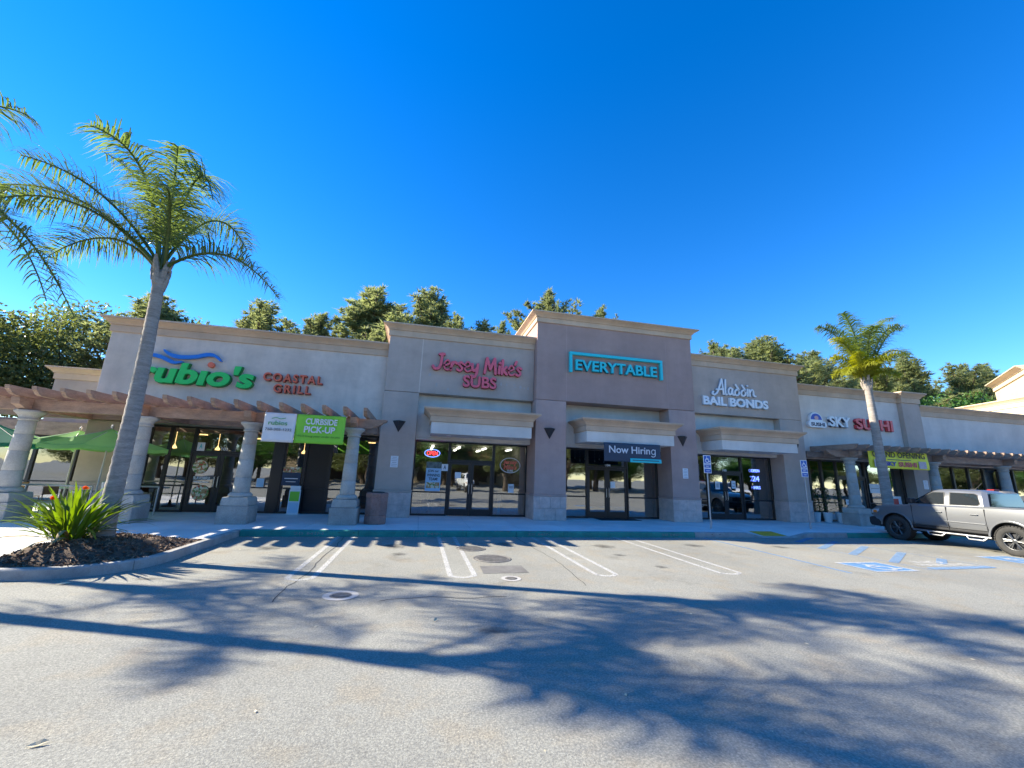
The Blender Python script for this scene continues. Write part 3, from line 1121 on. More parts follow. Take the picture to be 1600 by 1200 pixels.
ceiling_lights(R, [(-9 + 1.7 * k, 19.5 + (k % 2)) for k in range(5)], 3.08, M_WARM, 0.3)
for x, y in ((-9.3, 18.2), (-7.9, 18.4), (-4.7, 18.3)):
    MB().lathe([(0.008, 0.62), (0.01, 0.14), (0.085, 0.02), (0.08, -0.02), (0.03, -0.03)], 14, (x, y, 2.4)).build('pendant_lamp', M_WARM, R)
MB().box(-9.5, -6.8, 21.2, 21.9, 0.166, 1.15).build('service_counter', mat('counter_wood', (0.2, 0.1, 0.05), 0.5, 0.3, 3), R)
MB().box(-9.4, -5.0, 23.4, 23.49, 1.7, 2.6).build('menu_board', M_NAVY, R)

# ---- shop with pink letters
J = thing('shop_building', 'taupe stucco shop with pink red script letters beside the tall mauve tower', 'shop building', (1.4, 15.85, 0))
MB().box(-1.55, 4.385, 15.85, 24, 4.825, 7.25).build('wall', M_STUCCO_TAUPE, J, bevel=0.015)
MB().box(-0.27, -0.235, 15.846, 15.86, 4.83, 7.03).build('panel_joint', M_STUCCO_GREY, J)
cornice(J, [(-1.55, 24), (-1.55, 15.85), (4.385, 15.85)], 7.04, 0.49)
MB().box(-1.4, 4.38, 16.0, 23.9, 7.26, 7.32).build('roof', M_KERB, J)
MB().box(-0.238, 4.385, 16.2, 23.9, 3.14, 4.81).build('recessed_wall', M_STUCCO_PALE, J)
pilaster(J, -1.55, -0.24, 15.85, 16.98, 4.81, M_STUCCO_TAUPE)
canopy(J, 0.3, 4.08, 14.9, 16.25, 3.19, 3.62, 4.12)
MB().box(-0.235, 4.385, 16.21, 17.0, 3.05, 3.135).build('soffit', M_STUCCO_PALE, J)
yg = 16.75
window(J, yg, -0.238, 1.15, 0.16, 3.045, (1.05,))
window(J, yg, 1.15, 2.97, 2.275, 3.045)
door(J, yg, 1.15, 2.06, 0.16, 2.27, 'l')
door(J, yg, 2.06, 2.97, 0.16, 2.27, 'r')
window(J, yg, 2.97, 4.39, 0.16, 3.045, (1.05,))
room(J, -0.9, 4.4, 16.9, 23.5, 3.04)
for k in range(7):
    x, y = 0.5 + 1.15 * (k % 4), 18.4 + 1.9 * (k // 4)
    MB().box(x - .05, x + .05, y - .5, y + .5, 2.90, 2.95).build('ceiling_light', M_LAMP, J)
MB().box(-0.2, 4.2, 20.6, 21.2, 0.166, 1.2).build('service_counter', M_IN_WALL, J)

# ---- tall mauve tower shop
E_ = thing('shop_building', 'tallest shop, a mauve stucco tower with turquoise letters under a bracket', 'shop building', (8.05, 15.48, 0))
MB().box(4.392, 11.71, 15.48, 24, 4.86, 8.45).build('wall', M_STUCCO_MAUVE, E_, bevel=0.015)
for x in (5.69, 10.41):
    MB().box(x - 0.008, x + 0.008, 15.4775, 15.49, 4.87, 8.18).build('panel_joint', M_STUCCO_MAUVE2, E_)
cornice(E_, [(4.392, 24), (4.392, 15.48), (11.71, 15.48), (11.71, 24)], 8.19, 0.42, 1.1)
M_ROOFTILE = mat('terracotta', (0.36, 0.13, 0.075), 0.8, 0.35, 5, 0.1, 30)
mb = MB()
rf = MB().prism([(15.75, 8.5), (23.6, 8.5), (19.7, 9.55)], 5.2, 11.4, 'x').build('hip_roof', M_ROOFTILE, E_)
for k in range(24):
    x = 5.35 + k * 0.26
    MB().tube([(x, 15.62, 8.56), (x, 19.6, 9.62)], [0.075, 0.07], 6).build('roof_tile', M_ROOFTILE, rf)
MB().box(5.692, 10.408, 16.2, 23.9, 3.14, 4.845).build('recessed_wall', M_STUCCO_PALE, E_)
pilaster(E_, 4.395, 5.69, 15.48, 16.98, 4.845, M_STUCCO_MAUVE2)
pilaster(E_, 10.41, 11.705, 15.48, 16.98, 4.845, M_STUCCO_MAUVE2)
canopy(E_, 6.34, 10.2, 14.9, 16.25, 3.2, 3.63, 4.12)
MB().box(5.695, 10.405, 16.21, 16.98, 3.05, 3.135).build('soffit', M_STUCCO_PALE, E_)
yg = 16.6
window(E_, yg, 5.695, 7.05, 0.16, 3.045, (1.03,))
window(E_, yg, 7.05, 8.9, 2.275, 3.045)
door(E_, yg, 7.05, 7.975, 0.16, 2.27, 'l')
door(E_, yg, 7.975, 8.9, 0.16, 2.27, 'r')
window(E_, yg, 8.9, 10.405, 0.16, 3.045, (1.03,))
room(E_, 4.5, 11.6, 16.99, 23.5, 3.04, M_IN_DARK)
MB().box(10.35, 10.46, 17.0, 19.0, 0.17, 3.0).build('interior_partition', mat('tan_partition', (0.42, 0.33, 0.2), 0.8), E_)
MB().box(7.3, 9.1, 15.75, 16.5, 0.161, 0.172).build('door_mat', M_BLACK, E_)
for k in range(9):
    x = 5.9 + 0.32 * k
    MB().lathe([(0.004, 0.5), (0.005, 0.08), (0.03, 0.03), (0.02, -0.03)], 8, (x, 17.5 + 0.2 * (k % 3), 2.55 + 0.1 * (k % 2))).build('hanging_bulb', M_SWHITE, E_)

# ---- shop with white script letters
A_ = thing('shop_building', 'taupe stucco shop right of the mauve tower with white script and block letters', 'shop building', (14.9, 15.87, 0))
MB().box(11.716, 17.89, 15.87, 24, 4.87, 7.3).build('wall', M_STUCCO_TAUPE, A_, bevel=0.015)
cornice(A_, [(11.716, 15.87), (17.89, 15.87), (17.89, 24)], 7.09, 0.5)
MB().box(11.8, 17.8, 16.0, 23.9, 7.31, 7.36).build('roof', M_KERB, A_)
MB().box(11.716, 16.588, 16.22, 23.9, 3.14, 4.86).build('recessed_wall', M_STUCCO_PALE, A_)
pilaster(A_, 16.59, 17.885, 15.87, 17.0, 4.86, M_STUCCO_TAUPE)
canopy(A_, 12.5, 16.38, 14.9, 16.27, 3.18, 3.6, 4.12)
MB().box(11.72, 16.585, 16.23, 16.98, 3.05, 3.135).build('soffit', M_STUCCO_PALE, A_)
yg = 16.7
window(A_, yg, 11.72, 13.05, 0.16, 3.045, (1.03,))
window(A_, yg, 13.05, 14.9, 2.275, 3.045)
door(A_, yg, 13.05, 13.975, 0.16, 2.27, 'l')
door(A_, yg, 13.975, 14.9, 0.16, 2.27, 'r')
window(A_, yg, 14.9, 16.585, 0.16, 3.045, (1.03,))
room(A_, 11.8, 17.6, 16.99, 21.5, 3.04, mat('green_grey_wall', (0.10, 0.13, 0.12), 0.9))

# ---- sushi shop and its neighbour
S_ = thing('shop_building', 'pale grey stucco shop with white and red sushi letters above a pergola', 'shop building', (21.5, 16.3, 0))
M_STUCCO_LAV = mat('pale_grey_stucco', (0.78, 0.69, 0.61), 0.92, 0.08, 0.6, 0.04, 140, 0.25, 120, weather=0.16)
MB().box(17.895, 24.75, 16.3, 24, 3.14, 6.5).build('wall', M_STUCCO_LAV, S_, bevel=0.01)
cornice(S_, [(17.895, 16.3), (24.75, 16.3)], 6.29, 0.5)
p = pilaster(S_, 24.755, 25.98, 16.08, 17.0, 6.28, M_STUCCO_TAUPE)
cornice(S_, [(24.755, 24), (24.755, 16.08), (25.98, 16.08), (25.98, 24)], 6.285, 0.56)
yg = 16.62
for a, b in ((17.9, 18.75), (18.75, 19.5), (19.5, 20.42), (22.2, 23.3), (23.3, 24.75)):
    window(S_, yg, a, b, 0.16, 3.1, (1.03,))
window(S_, yg, 20.42, 22.2, 2.275, 3.1)
door(S_, yg, 20.42, 21.31, 0.16, 2.27, 'l')
door(S_, yg, 21.31, 22.2, 0.16, 2.27, 'r')
MB().box(17.9, 24.75, 16.302, 16.9, 3.1, 3.138).build('soffit', M_STUCCO_LAV, S_)
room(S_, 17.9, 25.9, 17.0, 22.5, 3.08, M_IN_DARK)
N_ = thing('shop_building', 'low pale stucco shop row continuing past the stout taupe pier', 'shop building', (32, 16.3, 0))
MB().box(25.99, 44, 16.3, 24, 3.14, 5.9).build('wall', M_STUCCO_LAV, N_, bevel=0.01)
cornice(N_, [(25.99, 16.3), (44, 16.3)], 5.69, 0.55)
MB().box(26, 44, 16.302, 16.9, 3.1, 3.138).build('soffit', M_STUCCO_LAV, N_)
for k in range(10):
    a = 25.99 + 1.15 * k
    window(N_, 16.62, a, a + 1.15, 0.16, 3.1, (1.03,))
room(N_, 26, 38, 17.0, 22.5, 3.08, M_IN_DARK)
MB().box(37.5, 44, 16.62, 16.9, 0.16, 3.13).build('side_wall', M_STUCCO_TAUPE, N_)

# ---- sunlit wing turning towards the lot
W_ = thing('wing_building', 'cream stucco wing in full sun rising behind the low shop roof', 'building', (38, 19, 0))


def skew_block(parent, p, q, depth, z0, z1, m, name):
    dx, dy = q[0] - p[0], q[1] - p[1]
    d = math.hypot(dx, dy)
    nx, ny = -dy / d * depth, dx / d * depth
    return MB().prism([p, q, (q[0] + nx, q[1] + ny), (p[0] + nx, p[1] + ny)], z0, z1, 'z').build(name, m, parent)


# wall faces the sun on its left; path runs away from the lot towards the far end
skew_block(W_, (36.3, 16.7), (37.9, 21.6), -14, 0.1, 7.35, M_CREAM, 'wall')
cornice(W_, [(38.2, 22.5), (37.9, 21.6), (36.3, 16.7)], 7.1, 0.55, 1.2, M_CREAM)
skew_block(W_, (36.9, 16.9), (42.0, 21.1), -10, 7.36, 9.5, M_CREAM, 'upper_wall')
cornice(W_, [(42.0, 21.1), (36.9, 16.9)], 9.2, 0.55, 1.6, M_CREAM)

# ---- building at the far left behind the patio
L_ = thing('patio_building', 'low pinkish stucco building with dark windows behind the patio umbrellas', 'building', (-16, 20, 0))
M_PINK = mat('pinkish_stucco', (0.46, 0.36, 0.31), 0.92, 0.1, 0.6, 0.05, 140, 0.25, 120, weather=0.16)
MB().box(-13.6, -10.91, 20.5, 28, 3.3, 5.2).build('wall', M_PINK, L_, bevel=0.01)
MB().box(-15.195, -13.605, 20.25, 28, 3.3, 5.2).build('wall', M_PINK, L_, bevel=0.01)
MB().box(-24, -10.91, 19.9, 20.3, 2.75, 3.29).build('header_beam', M_WOOD, L_)
cornice(L_, [(-15.195, 28), (-15.195, 20.25), (-13.6, 20.25), (-13.6, 20.5), (-10.91, 20.5)], 5.1, 0.5)
MB().box(-24, -15.2, 20.3, 27, 3.3, 3.4).build('low_roof', M_WOOD, L_)
for k in range(8):
    a = -22 + 1.38 * k
    window(L_, 20.2, a, a + 1.38, 0.16, 2.74, (0.95,))
room(L_, -23, -10.92, 20.4, 25, 2.74, M_IN_DARK)

# ================================================================ PERGOLAS
def column(parent, x, y):
    c = MB()
    c.box(x - 0.40, x + 0.40, y - 0.40, y + 0.40, 0.155, 0.66)
    c = c.build('column', M_STONE2, parent, bevel=0.02)
    MB().box(x - 0.004, x + 0.004, y - 0.4035, y - 0.39, 0.17, 0.655).build('base_joint', M_KERB, c)
    MB().prism([(-0.36, 0.662), (0.36, 0.662), (0.36, 0.80), (0.33, 0.90), (-0.33, 0.90), (-0.36, 0.80)], y - 0.36, y + 0.36, 'y').build('upper_base', M_STONE, c, bevel=0.015).location.x += 0
    c.children[-1].data.transform(Matrix.Translation((x, 0, 0)))
    MB().lathe([(0.30, 0.902), (0.315, 0.93), (0.315, 0.97), (0.28, 1.0), (0.262, 1.03)], 28, (x, y, 0)).build('torus_ring', M_STONE, c, smooth=True)
    zs = [1.032, 1.47, 2.0, 2.45, 2.83]
    for a, b in zip(zs, zs[1:]):
        ra, rb = 0.225 - 0.045 * (a - 1.03) / 1.8, 0.225 - 0.045 * (b - 1.03) / 1.8
        MB().lathe([(ra - 0.008, a), (ra, a + 0.012), (rb, b - 0.014), (rb - 0.008, b - 0.002)], 28, (x, y, 0)).build('shaft_drum', M_STONE, c, smooth=True)
    MB().lathe([(0.18, 2.831), (0.215, 2.85), (0.215, 2.88), (0.19, 2.90), (0.22, 2.97), (0.28, 3.03), (0.315, 3.06), (0.315, 3.115), (0.28, 3.12)], 28, (x, y, 0)).build('capital', M_STONE, c, smooth=True)
    return c


def pergola(label, cols, y, ywall, x0, x1, rafters, scroll=True, mtl=None):
    m = mtl or M_WOOD
    P = thing('pergola', label, 'pergola', (cols[0], y, 0.16))
    for x in cols:
        column(P, x, y)
    zb, zt = 3.122, 3.44
    end = [(x1 - 0.75, zb), (x1 - 0.45, zb + 0.02), (x1 - 0.36, zb + 0.08), (x1 - 0.2, zb + 0.12), (x1 - 0.12, zb + 0.2), (x1 + 0.0, zb + 0.25), (x1 + 0.02, zt)]
    beg = [(x0 - 0.02, zt), (x0, zb + 0.25), (x0 + 0.12, zb + 0.2), (x0 + 0.2, zb + 0.12), (x0 + 0.36, zb + 0.08), (x0 + 0.45, zb + 0.02), (x0 + 0.75, zb)]
    MB().prism(beg + end, y - 0.11, y + 0.11, 'y').build('beam', m, P, bevel=0.01)
    MB().box(x0 + 0.3, x1 - 0.45, ywall - 0.16, ywall - 0.005, 3.14, 3.44).build('ledger_beam', m, P, bevel=0.01)
    for x in cols:
        MB().box(x - 0.10, x + 0.10, y + 0.112, ywall - 0.165, 3.125, 3.42).build('cross_beam', m, P, bevel=0.01)
        MB().prism([(y - 0.56, 3.45 - 0.02), (y - 0.52, 3.24), (y - 0.40, 3.19), (y - 0.3, 3.135), (y - 0.112, 3.13), (y - 0.112, 3.43)], x - 0.10, x + 0.10, 'x').build('beam_stub', m, P, bevel=0.008)
    for x in rafters:
        yt = y - 0.95 + rng.uniform(-.015, .015)
        zz = 3.445 + rng.uniform(0, .006)
        MB().prism([(yt, zz + 0.235), (yt + 0.02, zz + 0.13), (yt + 0.08, zz + 0.10), (yt + 0.12, zz + 0.045), (yt + 0.22, zz), (ywall - 0.01, zz), (ywall - 0.01, zz + 0.235)], x - 0.055, x + 0.055, 'x').build('rafter', m, P, bevel=0.006)
    return P


pergola('weathered red brown wooden pergola on stone columns along the patio and green sign shop', [-10.8, -8.0, -5.15, -2.15], 13.95, 16.15, -13.5, -1.18, [-1.77 - 0.598 * k for k in range(20)])
pergola('wooden pergola on stone columns in front of the sushi shop', [19.3, 24.35, 29.1, 34.0], 15.0, 16.3, 17.95, 36, [18.7 + 0.598 * k for k in range(29)])


# ================================================================ SIGNS ON THE WALLS
# green wave sign
t = thing('wall_sign', 'green lower case letters under two blue waves, mounted on grey stucco', 'sign', (-8, 16.1, 4.5))
dz = '\u0131'
letters('rub' + dz + "o's", M_SGREEN, t, -9.78, -6.15, 4.53, 5.32, 16.13, 0.14, 0.035, 0.12, side=mat('sign_green_return', (0.012, 0.2, 0.04), 0.5))
MB().lathe([(0.10, 0.0), (0.10, 0.12), (0.09, 0.125)], 20, (-7.60, 16.0, 5.30), axis='y').build('orange_dot', M_ORANGE, t)
mb = MB()
stroke(mb, [(-9.85, 5.42), (-9.55, 5.5), (-9.23, 5.46), (-8.95, 5.35), (-8.75, 5.28), (-8.52, 5.33)], [0.05, 0.13, 0.13, 0.05], 16.13, 0.12)
mb.build('blue_wave', M_SBLUE, t)
mb = MB()
stroke(mb, [(-9.13, 5.70), (-8.92, 5.56), (-8.6, 5.50), (-8.15, 5.55), (-7.8, 5.66), (-7.55, 5.65), (-7.33, 5.48)], [0.06, 0.14, 0.13, 0.13, 0.05], 16.13, 0.12)
mb.build('blue_wave', M_SBLUE, t)
t = thing('wall_sign', 'two lines of small orange red capitals beside the green lettering', 'sign', (-4.9, 16.1, 4.5))
letters('COASTAL', M_ORANGE, t, -5.86, -3.84, 4.89, 5.2, 16.13, 0.11, 0.02, gap=0.16, side=mat('sign_orange_return', (0.3, 0.05, 0.03), 0.5))
letters('GRILL', M_ORANGE, t, -5.46, -4.2, 4.48, 4.79, 16.13, 0.11, 0.02, gap=0.16, side=MATS['sign_orange_return'])

# pink script sign
e_ = [{'p': [(.02, .26), (.20, .29), (.35, .40), (.32, .55), (.18, .59), (.04, .38), (.06, .12), (.22, -.01), (.46, .10)], 'w': .62}]
r_g = [[(.0, .03), (.08, .48)], [(.07, .32), (.2, .5), (.36, .44)]]
s_g = [{'p': [(.36, .44), (.22, .53), (.09, .43), (.2, .29), (.31, .14), (.18, .0), (.0, .07)], 'w': .85}]
y_g = [[(.03, .48), (.07, .16), (.2, .08), (.32, .25)], [(.38, .5), (.34, .0), (.2, -.3), (.02, -.24)]]
J_g = [[(.44, .96), (.40, .34), (.26, .04), (.06, .02), (-.06, .16)], [(.3, .93), (.56, .95)]]
M_g = [[(.02, 0), (.14, .95)], [(.16, .93), (.36, .25)], [(.36, .25), (.62, .95)], [(.62, .95), (.70, 0)]]
i_g = [[(.06, .48), (.03, .04)], [(.08, .70), (.085, .72)]]
k_g = [[(.06, .9), (.02, .02)], [(.3, .48), (.06, .24)], [(.1, .26), (.32, .02)]]
ap_g = [[(.07, .88), (.0, .7)]]
t = thing('wall_sign', 'pink red brush script name over a short word in capitals, on taupe stucco', 'sign', (2.1, 15.8, 5.2))
side = mat('sign_dark_red', (0.2, 0.012, 0.02), 0.5)
adv = [(0.06, J_g), (.62, e_), (1.06, r_g), (1.44, s_g), (1.86, e_), (2.32, y_g), (3.12, M_g), (4.0, i_g), (4.2, k_g), (4.6, e_), (5.06, ap_g), (5.1, s_g)]
stroke_word(adv, M_PINKRED, t, 0.2, 5.82, 0.66, 15.83, 0.12, 0.105, side)
letters('SUBS', M_PINKRED, t, 1.42, 2.78, 5.18, 5.66, 15.835, 0.12, 0.025, side=side)

# faint ghost of removed letters on the stucco
M_GHOST = mat('stucco_ghost', (0.47, 0.425, 0.40), 0.92, 0.1, 3)
t = thing('wall_patch', 'pale ghost marks of removed letters beside the pink capitals', 'wall patch', (3.4, 15.84, 5.4))
r3 = random.Random(5)
for (x, z, w, h) in ((0.05, 5.5, .12, .16), (0.35, 5.1, .09, .2), (0.8, 5.0, .12, .1), (2.95, 5.36, .1, .16), (3.2, 5.36, .06, .14), (3.5, 5.33, .16, .05), (3.5, 5.43, .1, .06), (3.75, 5.3, .12, .14), (3.95, 5.3, .07, .08), (4.1, 5.28, .08, .12), (0.6, 6.2, .1, .12), (1.0, 6.35, .04, .05)):
    pts = [(x + w / 2 + w / 2 * math.cos(k * 0.785) * r3.uniform(.7, 1.1), z + h / 2 + h / 2 * math.sin(k * 0.785) * r3.uniform(.7, 1.1)) for k in range(8)]
    MB().prism(pts, 15.847, 15.852, 'y').build('ghost_mark', M_GHOST, t)

# turquoise bracket sign
t = thing('wall_sign', 'turquoise capitals under a turquoise bracket on the mauve tower', 'sign', (8, 15.4, 6.1))
mb = MB()
mb.box(5.78, 10.12, 15.32, 15.46, 6.86, 6.98)
mb.box(5.78, 5.9, 15.322, 15.46, 6.09, 6.859)
mb.box(10.0, 10.12, 15.322, 15.46, 6.09, 6.859)
mb.build('bracket', M_TEAL, t, bevel=0.006)
letters('EVERYTABLE', M_TEAL, t, 6.05, 9.84, 6.2, 6.66, 15.46, 0.13, 0.02, side=mat('sign_teal_return', (0.006, 0.16, 0.2), 0.5))

# white script sign
A_g = [[(-.26, .14), (-.33, .02), (-.16, -.04), (.1, .22), (.42, 1.0)], [(.42, 1.0), (.5, .02)], [(-.02, .3), (.5, .36)]]
l_g = [[(.08, .98), (.02, .1), (.12, .03)]]
a_g = [[(.34, .40), (.2, .48), (.05, .3), (.08, .06), (.22, .08), (.34, .36)], [(.36, .42), (.34, .08), (.46, .03)]]
d_g = [[(.34, .34), (.2, .4), (.05, .24), (.08, .05), (.22, .03), (.36, .16), (.34, .42), (.14, .72)]]
n_g = [[(.02, .46), (.05, .04)], [(.06, .28), (.22, .48), (.33, .38), (.34, .1), (.48, .06)]]
t = thing('wall_sign', 'white script name over white block capitals on taupe stucco', 'sign', (14.1, 15.8, 5.2))
sideb = mat('sign_bluegrey_return', (0.30, 0.38, 0.46), 0.5)
stroke_word([(0.3, A_g), (.92, l_g), (1.12, a_g), (1.6, d_g), (2.08, d_g), (2.56, i_g), (2.72, n_g)], M_SWHITE, t, 12.95, 5.8, 0.73, 15.86, 0.09, 0.075, sideb)
letters('BAIL BONDS', M_SWHITE, t, 12.4, 15.92, 5.26, 5.67, 15.86, 0.12, 0.042, side=sideb)

# sushi sign
t = thing('wall_sign', 'white and red block letters of the sushi shop, beside a round emblem', 'sign', (22, 16.25, 4.7))
dark = mat('sign_dark_return', (0.03, 0.05, 0.10), 0.5)
letters('SKY', M_SWHITE, t, 19.92, 21.25, 4.74, 5.26, 16.28, 0.14, 0.03, side=dark)
letters('SUSHI', mat('sushi_red', (0.78, 0.08, 0.09), 0.4), t, 21.58, 24.0, 4.70, 5.27, 16.28, 0.14, 0.03, side=side)
t = thing('emblem_sign', 'oval emblem of a blue dome over a white plate with dark letters', 'sign', (19.1, 16.25, 4.6))
mb = MB()
MB().prism([(18.55 + 0.18 + 0.16 * math.cos(a) if math.cos(a) < 0 else 19.52 + 0.16 * math.cos(a), 4.79 + 0.16 * math.sin(a)) for a in [2 * math.pi * k / 24 for k in range(24)]], 16.12, 16.28, 'y').build('white_plate', M_SWHITE, t, bevel=0.01)
MB().prism([(19.1 + 0.40 * math.cos(a), 5.02 + 0.37 * math.sin(a)) for a in [2 * math.pi * k / 28 for k in range(28)]], 16.15, 16.285, 'y').build('rim', M_SWHITE, t, bevel=0.01)
MB().prism([(19.1 + 0.33 * math.cos(a), 5.03 + 0.30 * math.sin(a)) for a in [math.pi * k / 18 for k in range(19)]], 16.138, 16.2, 'y').build('blue_dome', mat('emblem_blue', (0.03, 0.07, 0.42), 0.4), t)
MB().prism([(19.1 + 0.12 * math.cos(a), 5.12 + 0.10 * math.sin(a)) for a in [2 * math.pi * k / 16 for k in range(16)]], 16.13, 16.2, 'y').build('pink_blob', mat('emblem_pink', (0.7, 0.4, 0.38), 0.5), t)
write('SUSHI', dark, t, 18.72, 19.54, 4.70, 4.88, 16.119, 0.01, 0.03)


# ---- banners
def cloth(x0, x1, z0, z1, y, m, name, parent, amp=0.012, sag=0.0, nx=28, nz=10, wav=5.0, tilt=0.0):
    vs, fs = [], []
    for j in range(nz + 1):
        for i in range(nx + 1):
            u, v = i / nx, j / nz
            yy = y + amp * math.sin(u * wav * 2.1 + v * 2.0) + amp * 0.6 * math.sin(v * 7 + u * 3)
            vs.append((x0 + (x1 - x0) * u + tilt * (1 - v), yy, z0 + (z1 - z0) * v - sag * math.sin(u * math.pi)))
    for j in range(nz):
        for i in range(nx):
            k = j * (nx + 1) + i
            fs.append((k, k + 1, k + nx + 2, k + nx + 1))
    o = MB().add(vs, fs).build(name, m, parent, smooth=True)
    md = o.modifiers.new('s', 'SOLIDIFY')
    md.thickness = 0.004
    md.offset = 1
    return o


t = thing('banner', 'white and lime green curbside banner tied to the pergola beam between two columns', 'banner', (-3.5, 13.3, 2.5))
cloth(-4.64, -3.76, 2.53, 3.40, 13.32, M_BANNER, 'white_field', t, 0.010, nx=12)
cloth(-3.755, -2.35, 2.53, 3.40, 13.32, M_LIME, 'green_field', t, 0.010, nx=18)
yb = 13.28
write('CURBSIDE', M_BANNER, t, -3.48, -2.58, 3.10, 3.29, yb, 0.004, 0.03)
write('PICK-UP', M_BANNER, t, -3.50, -2.62, 2.85, 3.05, yb, 0.004, 0.03)
write("We'll bring your order to you", mat('print_darkgreen', (0.03, 0.16, 0.02), 0.6), t, -3.68, -2.45, 2.70, 2.78, yb, 0.004, 0.0, shear=0.25)
mg = mat('print_green', (0.08, 0.36, 0.12), 0.6)
write('rubios', mg, t, -4.5, -3.98, 3.03, 3.16, yb, 0.004, 0.01)
write('760-305-1232', mat('print_grey', (0.16, 0.17, 0.18), 0.6), t, -4.56, -3.84, 2.86, 2.94, yb, 0.004, 0.015)
mb = MB()
stroke(mb, [(-4.42, 3.22), (-4.3, 3.25), (-4.18, 3.22), (-4.05, 3.25)], 0.02, yb, 0.004)
mb.build('printed_wave', mg, t)
for x, z, x2, z2 in ((-4.63, 3.39, -4.7, 3.5), (-2.36, 3.39, -2.3, 3.5), (-3.5, 3.4, -3.5, 3.5)):
    MB().tube([(x, 13.32, z), (x2, 13.6, z2)], 0.006, 5).build('tie_cord', M_SWHITE, t)

t = thing('banner', 'dark slate now hiring banner with turquoise strip hung from the tower canopy', 'banner', (8.25, 14.85, 2.45))
M_SLATE = mat('banner_slate', (0.035, 0.055, 0.09), 0.6, 0.1, 3)
cloth(7.0, 9.46, 2.47, 3.20, 14.78, M_SLATE, 'slate_field', t, 0.007)
write('Now Hirin', M_BANNER, t, 7.2, 8.98, 2.80, 3.08, 14.752, 0.004, 0.015)
mb = MB()
stroke(mb, [(9.2, 2.97), (9.12, 2.995), (9.06, 2.95), (9.05, 2.87), (9.10, 2.81), (9.18, 2.83), (9.2, 2.88)], 0.032, 14.752, 0.004)
stroke(mb, [(9.21, 2.99), (9.21, 2.80), (9.18, 2.73), (9.10, 2.71), (9.04, 2.735)], 0.032, 14.751, 0.004)
mb.build('lettering', M_BANNER, t)
cloth(8.1, 9.47, 2.465, 2.62, 14.748, M_TEAL, 'turquoise_strip', t, 0.003)
MB().box(8.2, 9.36, 14.735, 14.738, 2.535, 2.565).build('printed_line', M_NAVY, t)

t = thing('banner', 'yellow grand opening banner across the sushi shop pergola', 'banner', (21.7, 14.6, 2.7))
cloth(19.95, 23.5, 2.70, 3.56, 14.62, M_YELLOW, 'yellow_field', t, 0.014)
ygb = 14.585
write('GRAND OPENING', mat('print_brown', (0.05, 0.045, 0.03), 0.6), t, 20.15, 23.3, 3.2, 3.46, ygb, 0.004, 0.015)
write('SKY', mat('print_blue', (0.05, 0.06, 0.35), 0.6), t, 20.85, 21.5, 2.82, 3.02, ygb, 0.004, 0.05)
write('SUSHI', M_RED, t, 21.62, 22.72, 2.80, 3.02, ygb, 0.004, 0.05)
MB().box(21.0, 22.4, ygb - .003, ygb, 3.09, 3.12).build('printed_rule', M_NAVY, t)
for x in (20.2, 22.85):
    MB().box(x, x + 0.46, ygb - 0.003, ygb, 2.75, 3.08).build('printed_photo', mat('photo_print', (0.32, 0.2, 0.3), 0.6, 0.9, 14, col2=(0.6, 0.6, 0.5)), t)

# ---- sconces
def sconce(x, y, z, label):
    t = thing('wall_sconce', label, 'wall light', (x, y, z))
    w, h, d = 0.24, 0.42, 0.2
    mb = MB()
    mb.add([(x - w, y, z + h / 2), (x + w, y, z + h / 2), (x, y - d, z + h / 2 - 0.0), (x, y, z - h / 2), (x, y - 0.03, z - h / 2)],
           [(0, 2, 1), (0, 4, 2), (1, 2, 4), (0, 3, 4), (1, 4, 3), (0, 1, 3)])
    mb.build('shade', M_SCONCE, t)
    mb = MB()
    mb.prism([(x - w * .8, y - .004), (x + w * .8, y - .004), (x, y - d * .8)], z + h / 2 + 0.001, z + h / 2 + 0.012, 'z')
    mb.build('top_lip', M_SCONCE, t)


sconce(-0.89, 15.848, 3.46, 'dark wedge wall light on the taupe pillar beside the pergola end')
sconce(4.98, 15.478, 3.48, 'dark wedge wall light on the mauve pillar between two canopies')
sconce(11.0, 15.478, 3.48, 'dark wedge wall light on the mauve pillar above the hiring banner end')
sconce(17.3, 15.868, 3.48, 'dark wedge wall light half hidden behind the canopy of the bail shop')

# ---- small notices on pillars
def notice(x, y, z, w, h, label, lines=6):
    t = thing('wall_notice', label, 'notice', (x, y, z))
    MB().box(x - w / 2, x + w / 2, y - 0.012, y, z - h / 2, z + h / 2).build('plate', M_SWHITE, t, bevel=0.004)
    mb = MB()
    for k in range(lines):
        zz = z + h * (0.38 - 0.76 * k / (lines - 1))
        ww = w * (0.38 if k % 3 else 0.3)
        mb.box(x - ww, x + ww, y - 0.0135, y - 0.0122, zz - 0.008, zz + 0.008)
    mb.build('printed_line', mat('notice_print', (0.35, 0.33, 0.36), 0.6), t)


notice(-0.93, 15.848, 2.15, 0.27, 0.42, 'white notice plate on the taupe pillar above the waste bin')
notice(11.05, 15.478, 2.13, 0.25, 0.42, 'white notice plate on the mauve pillar under a wedge light')
notice(25.4, 16.078, 2.05, 0.3, 0.44, 'white notice plate on the pier behind the pickup')

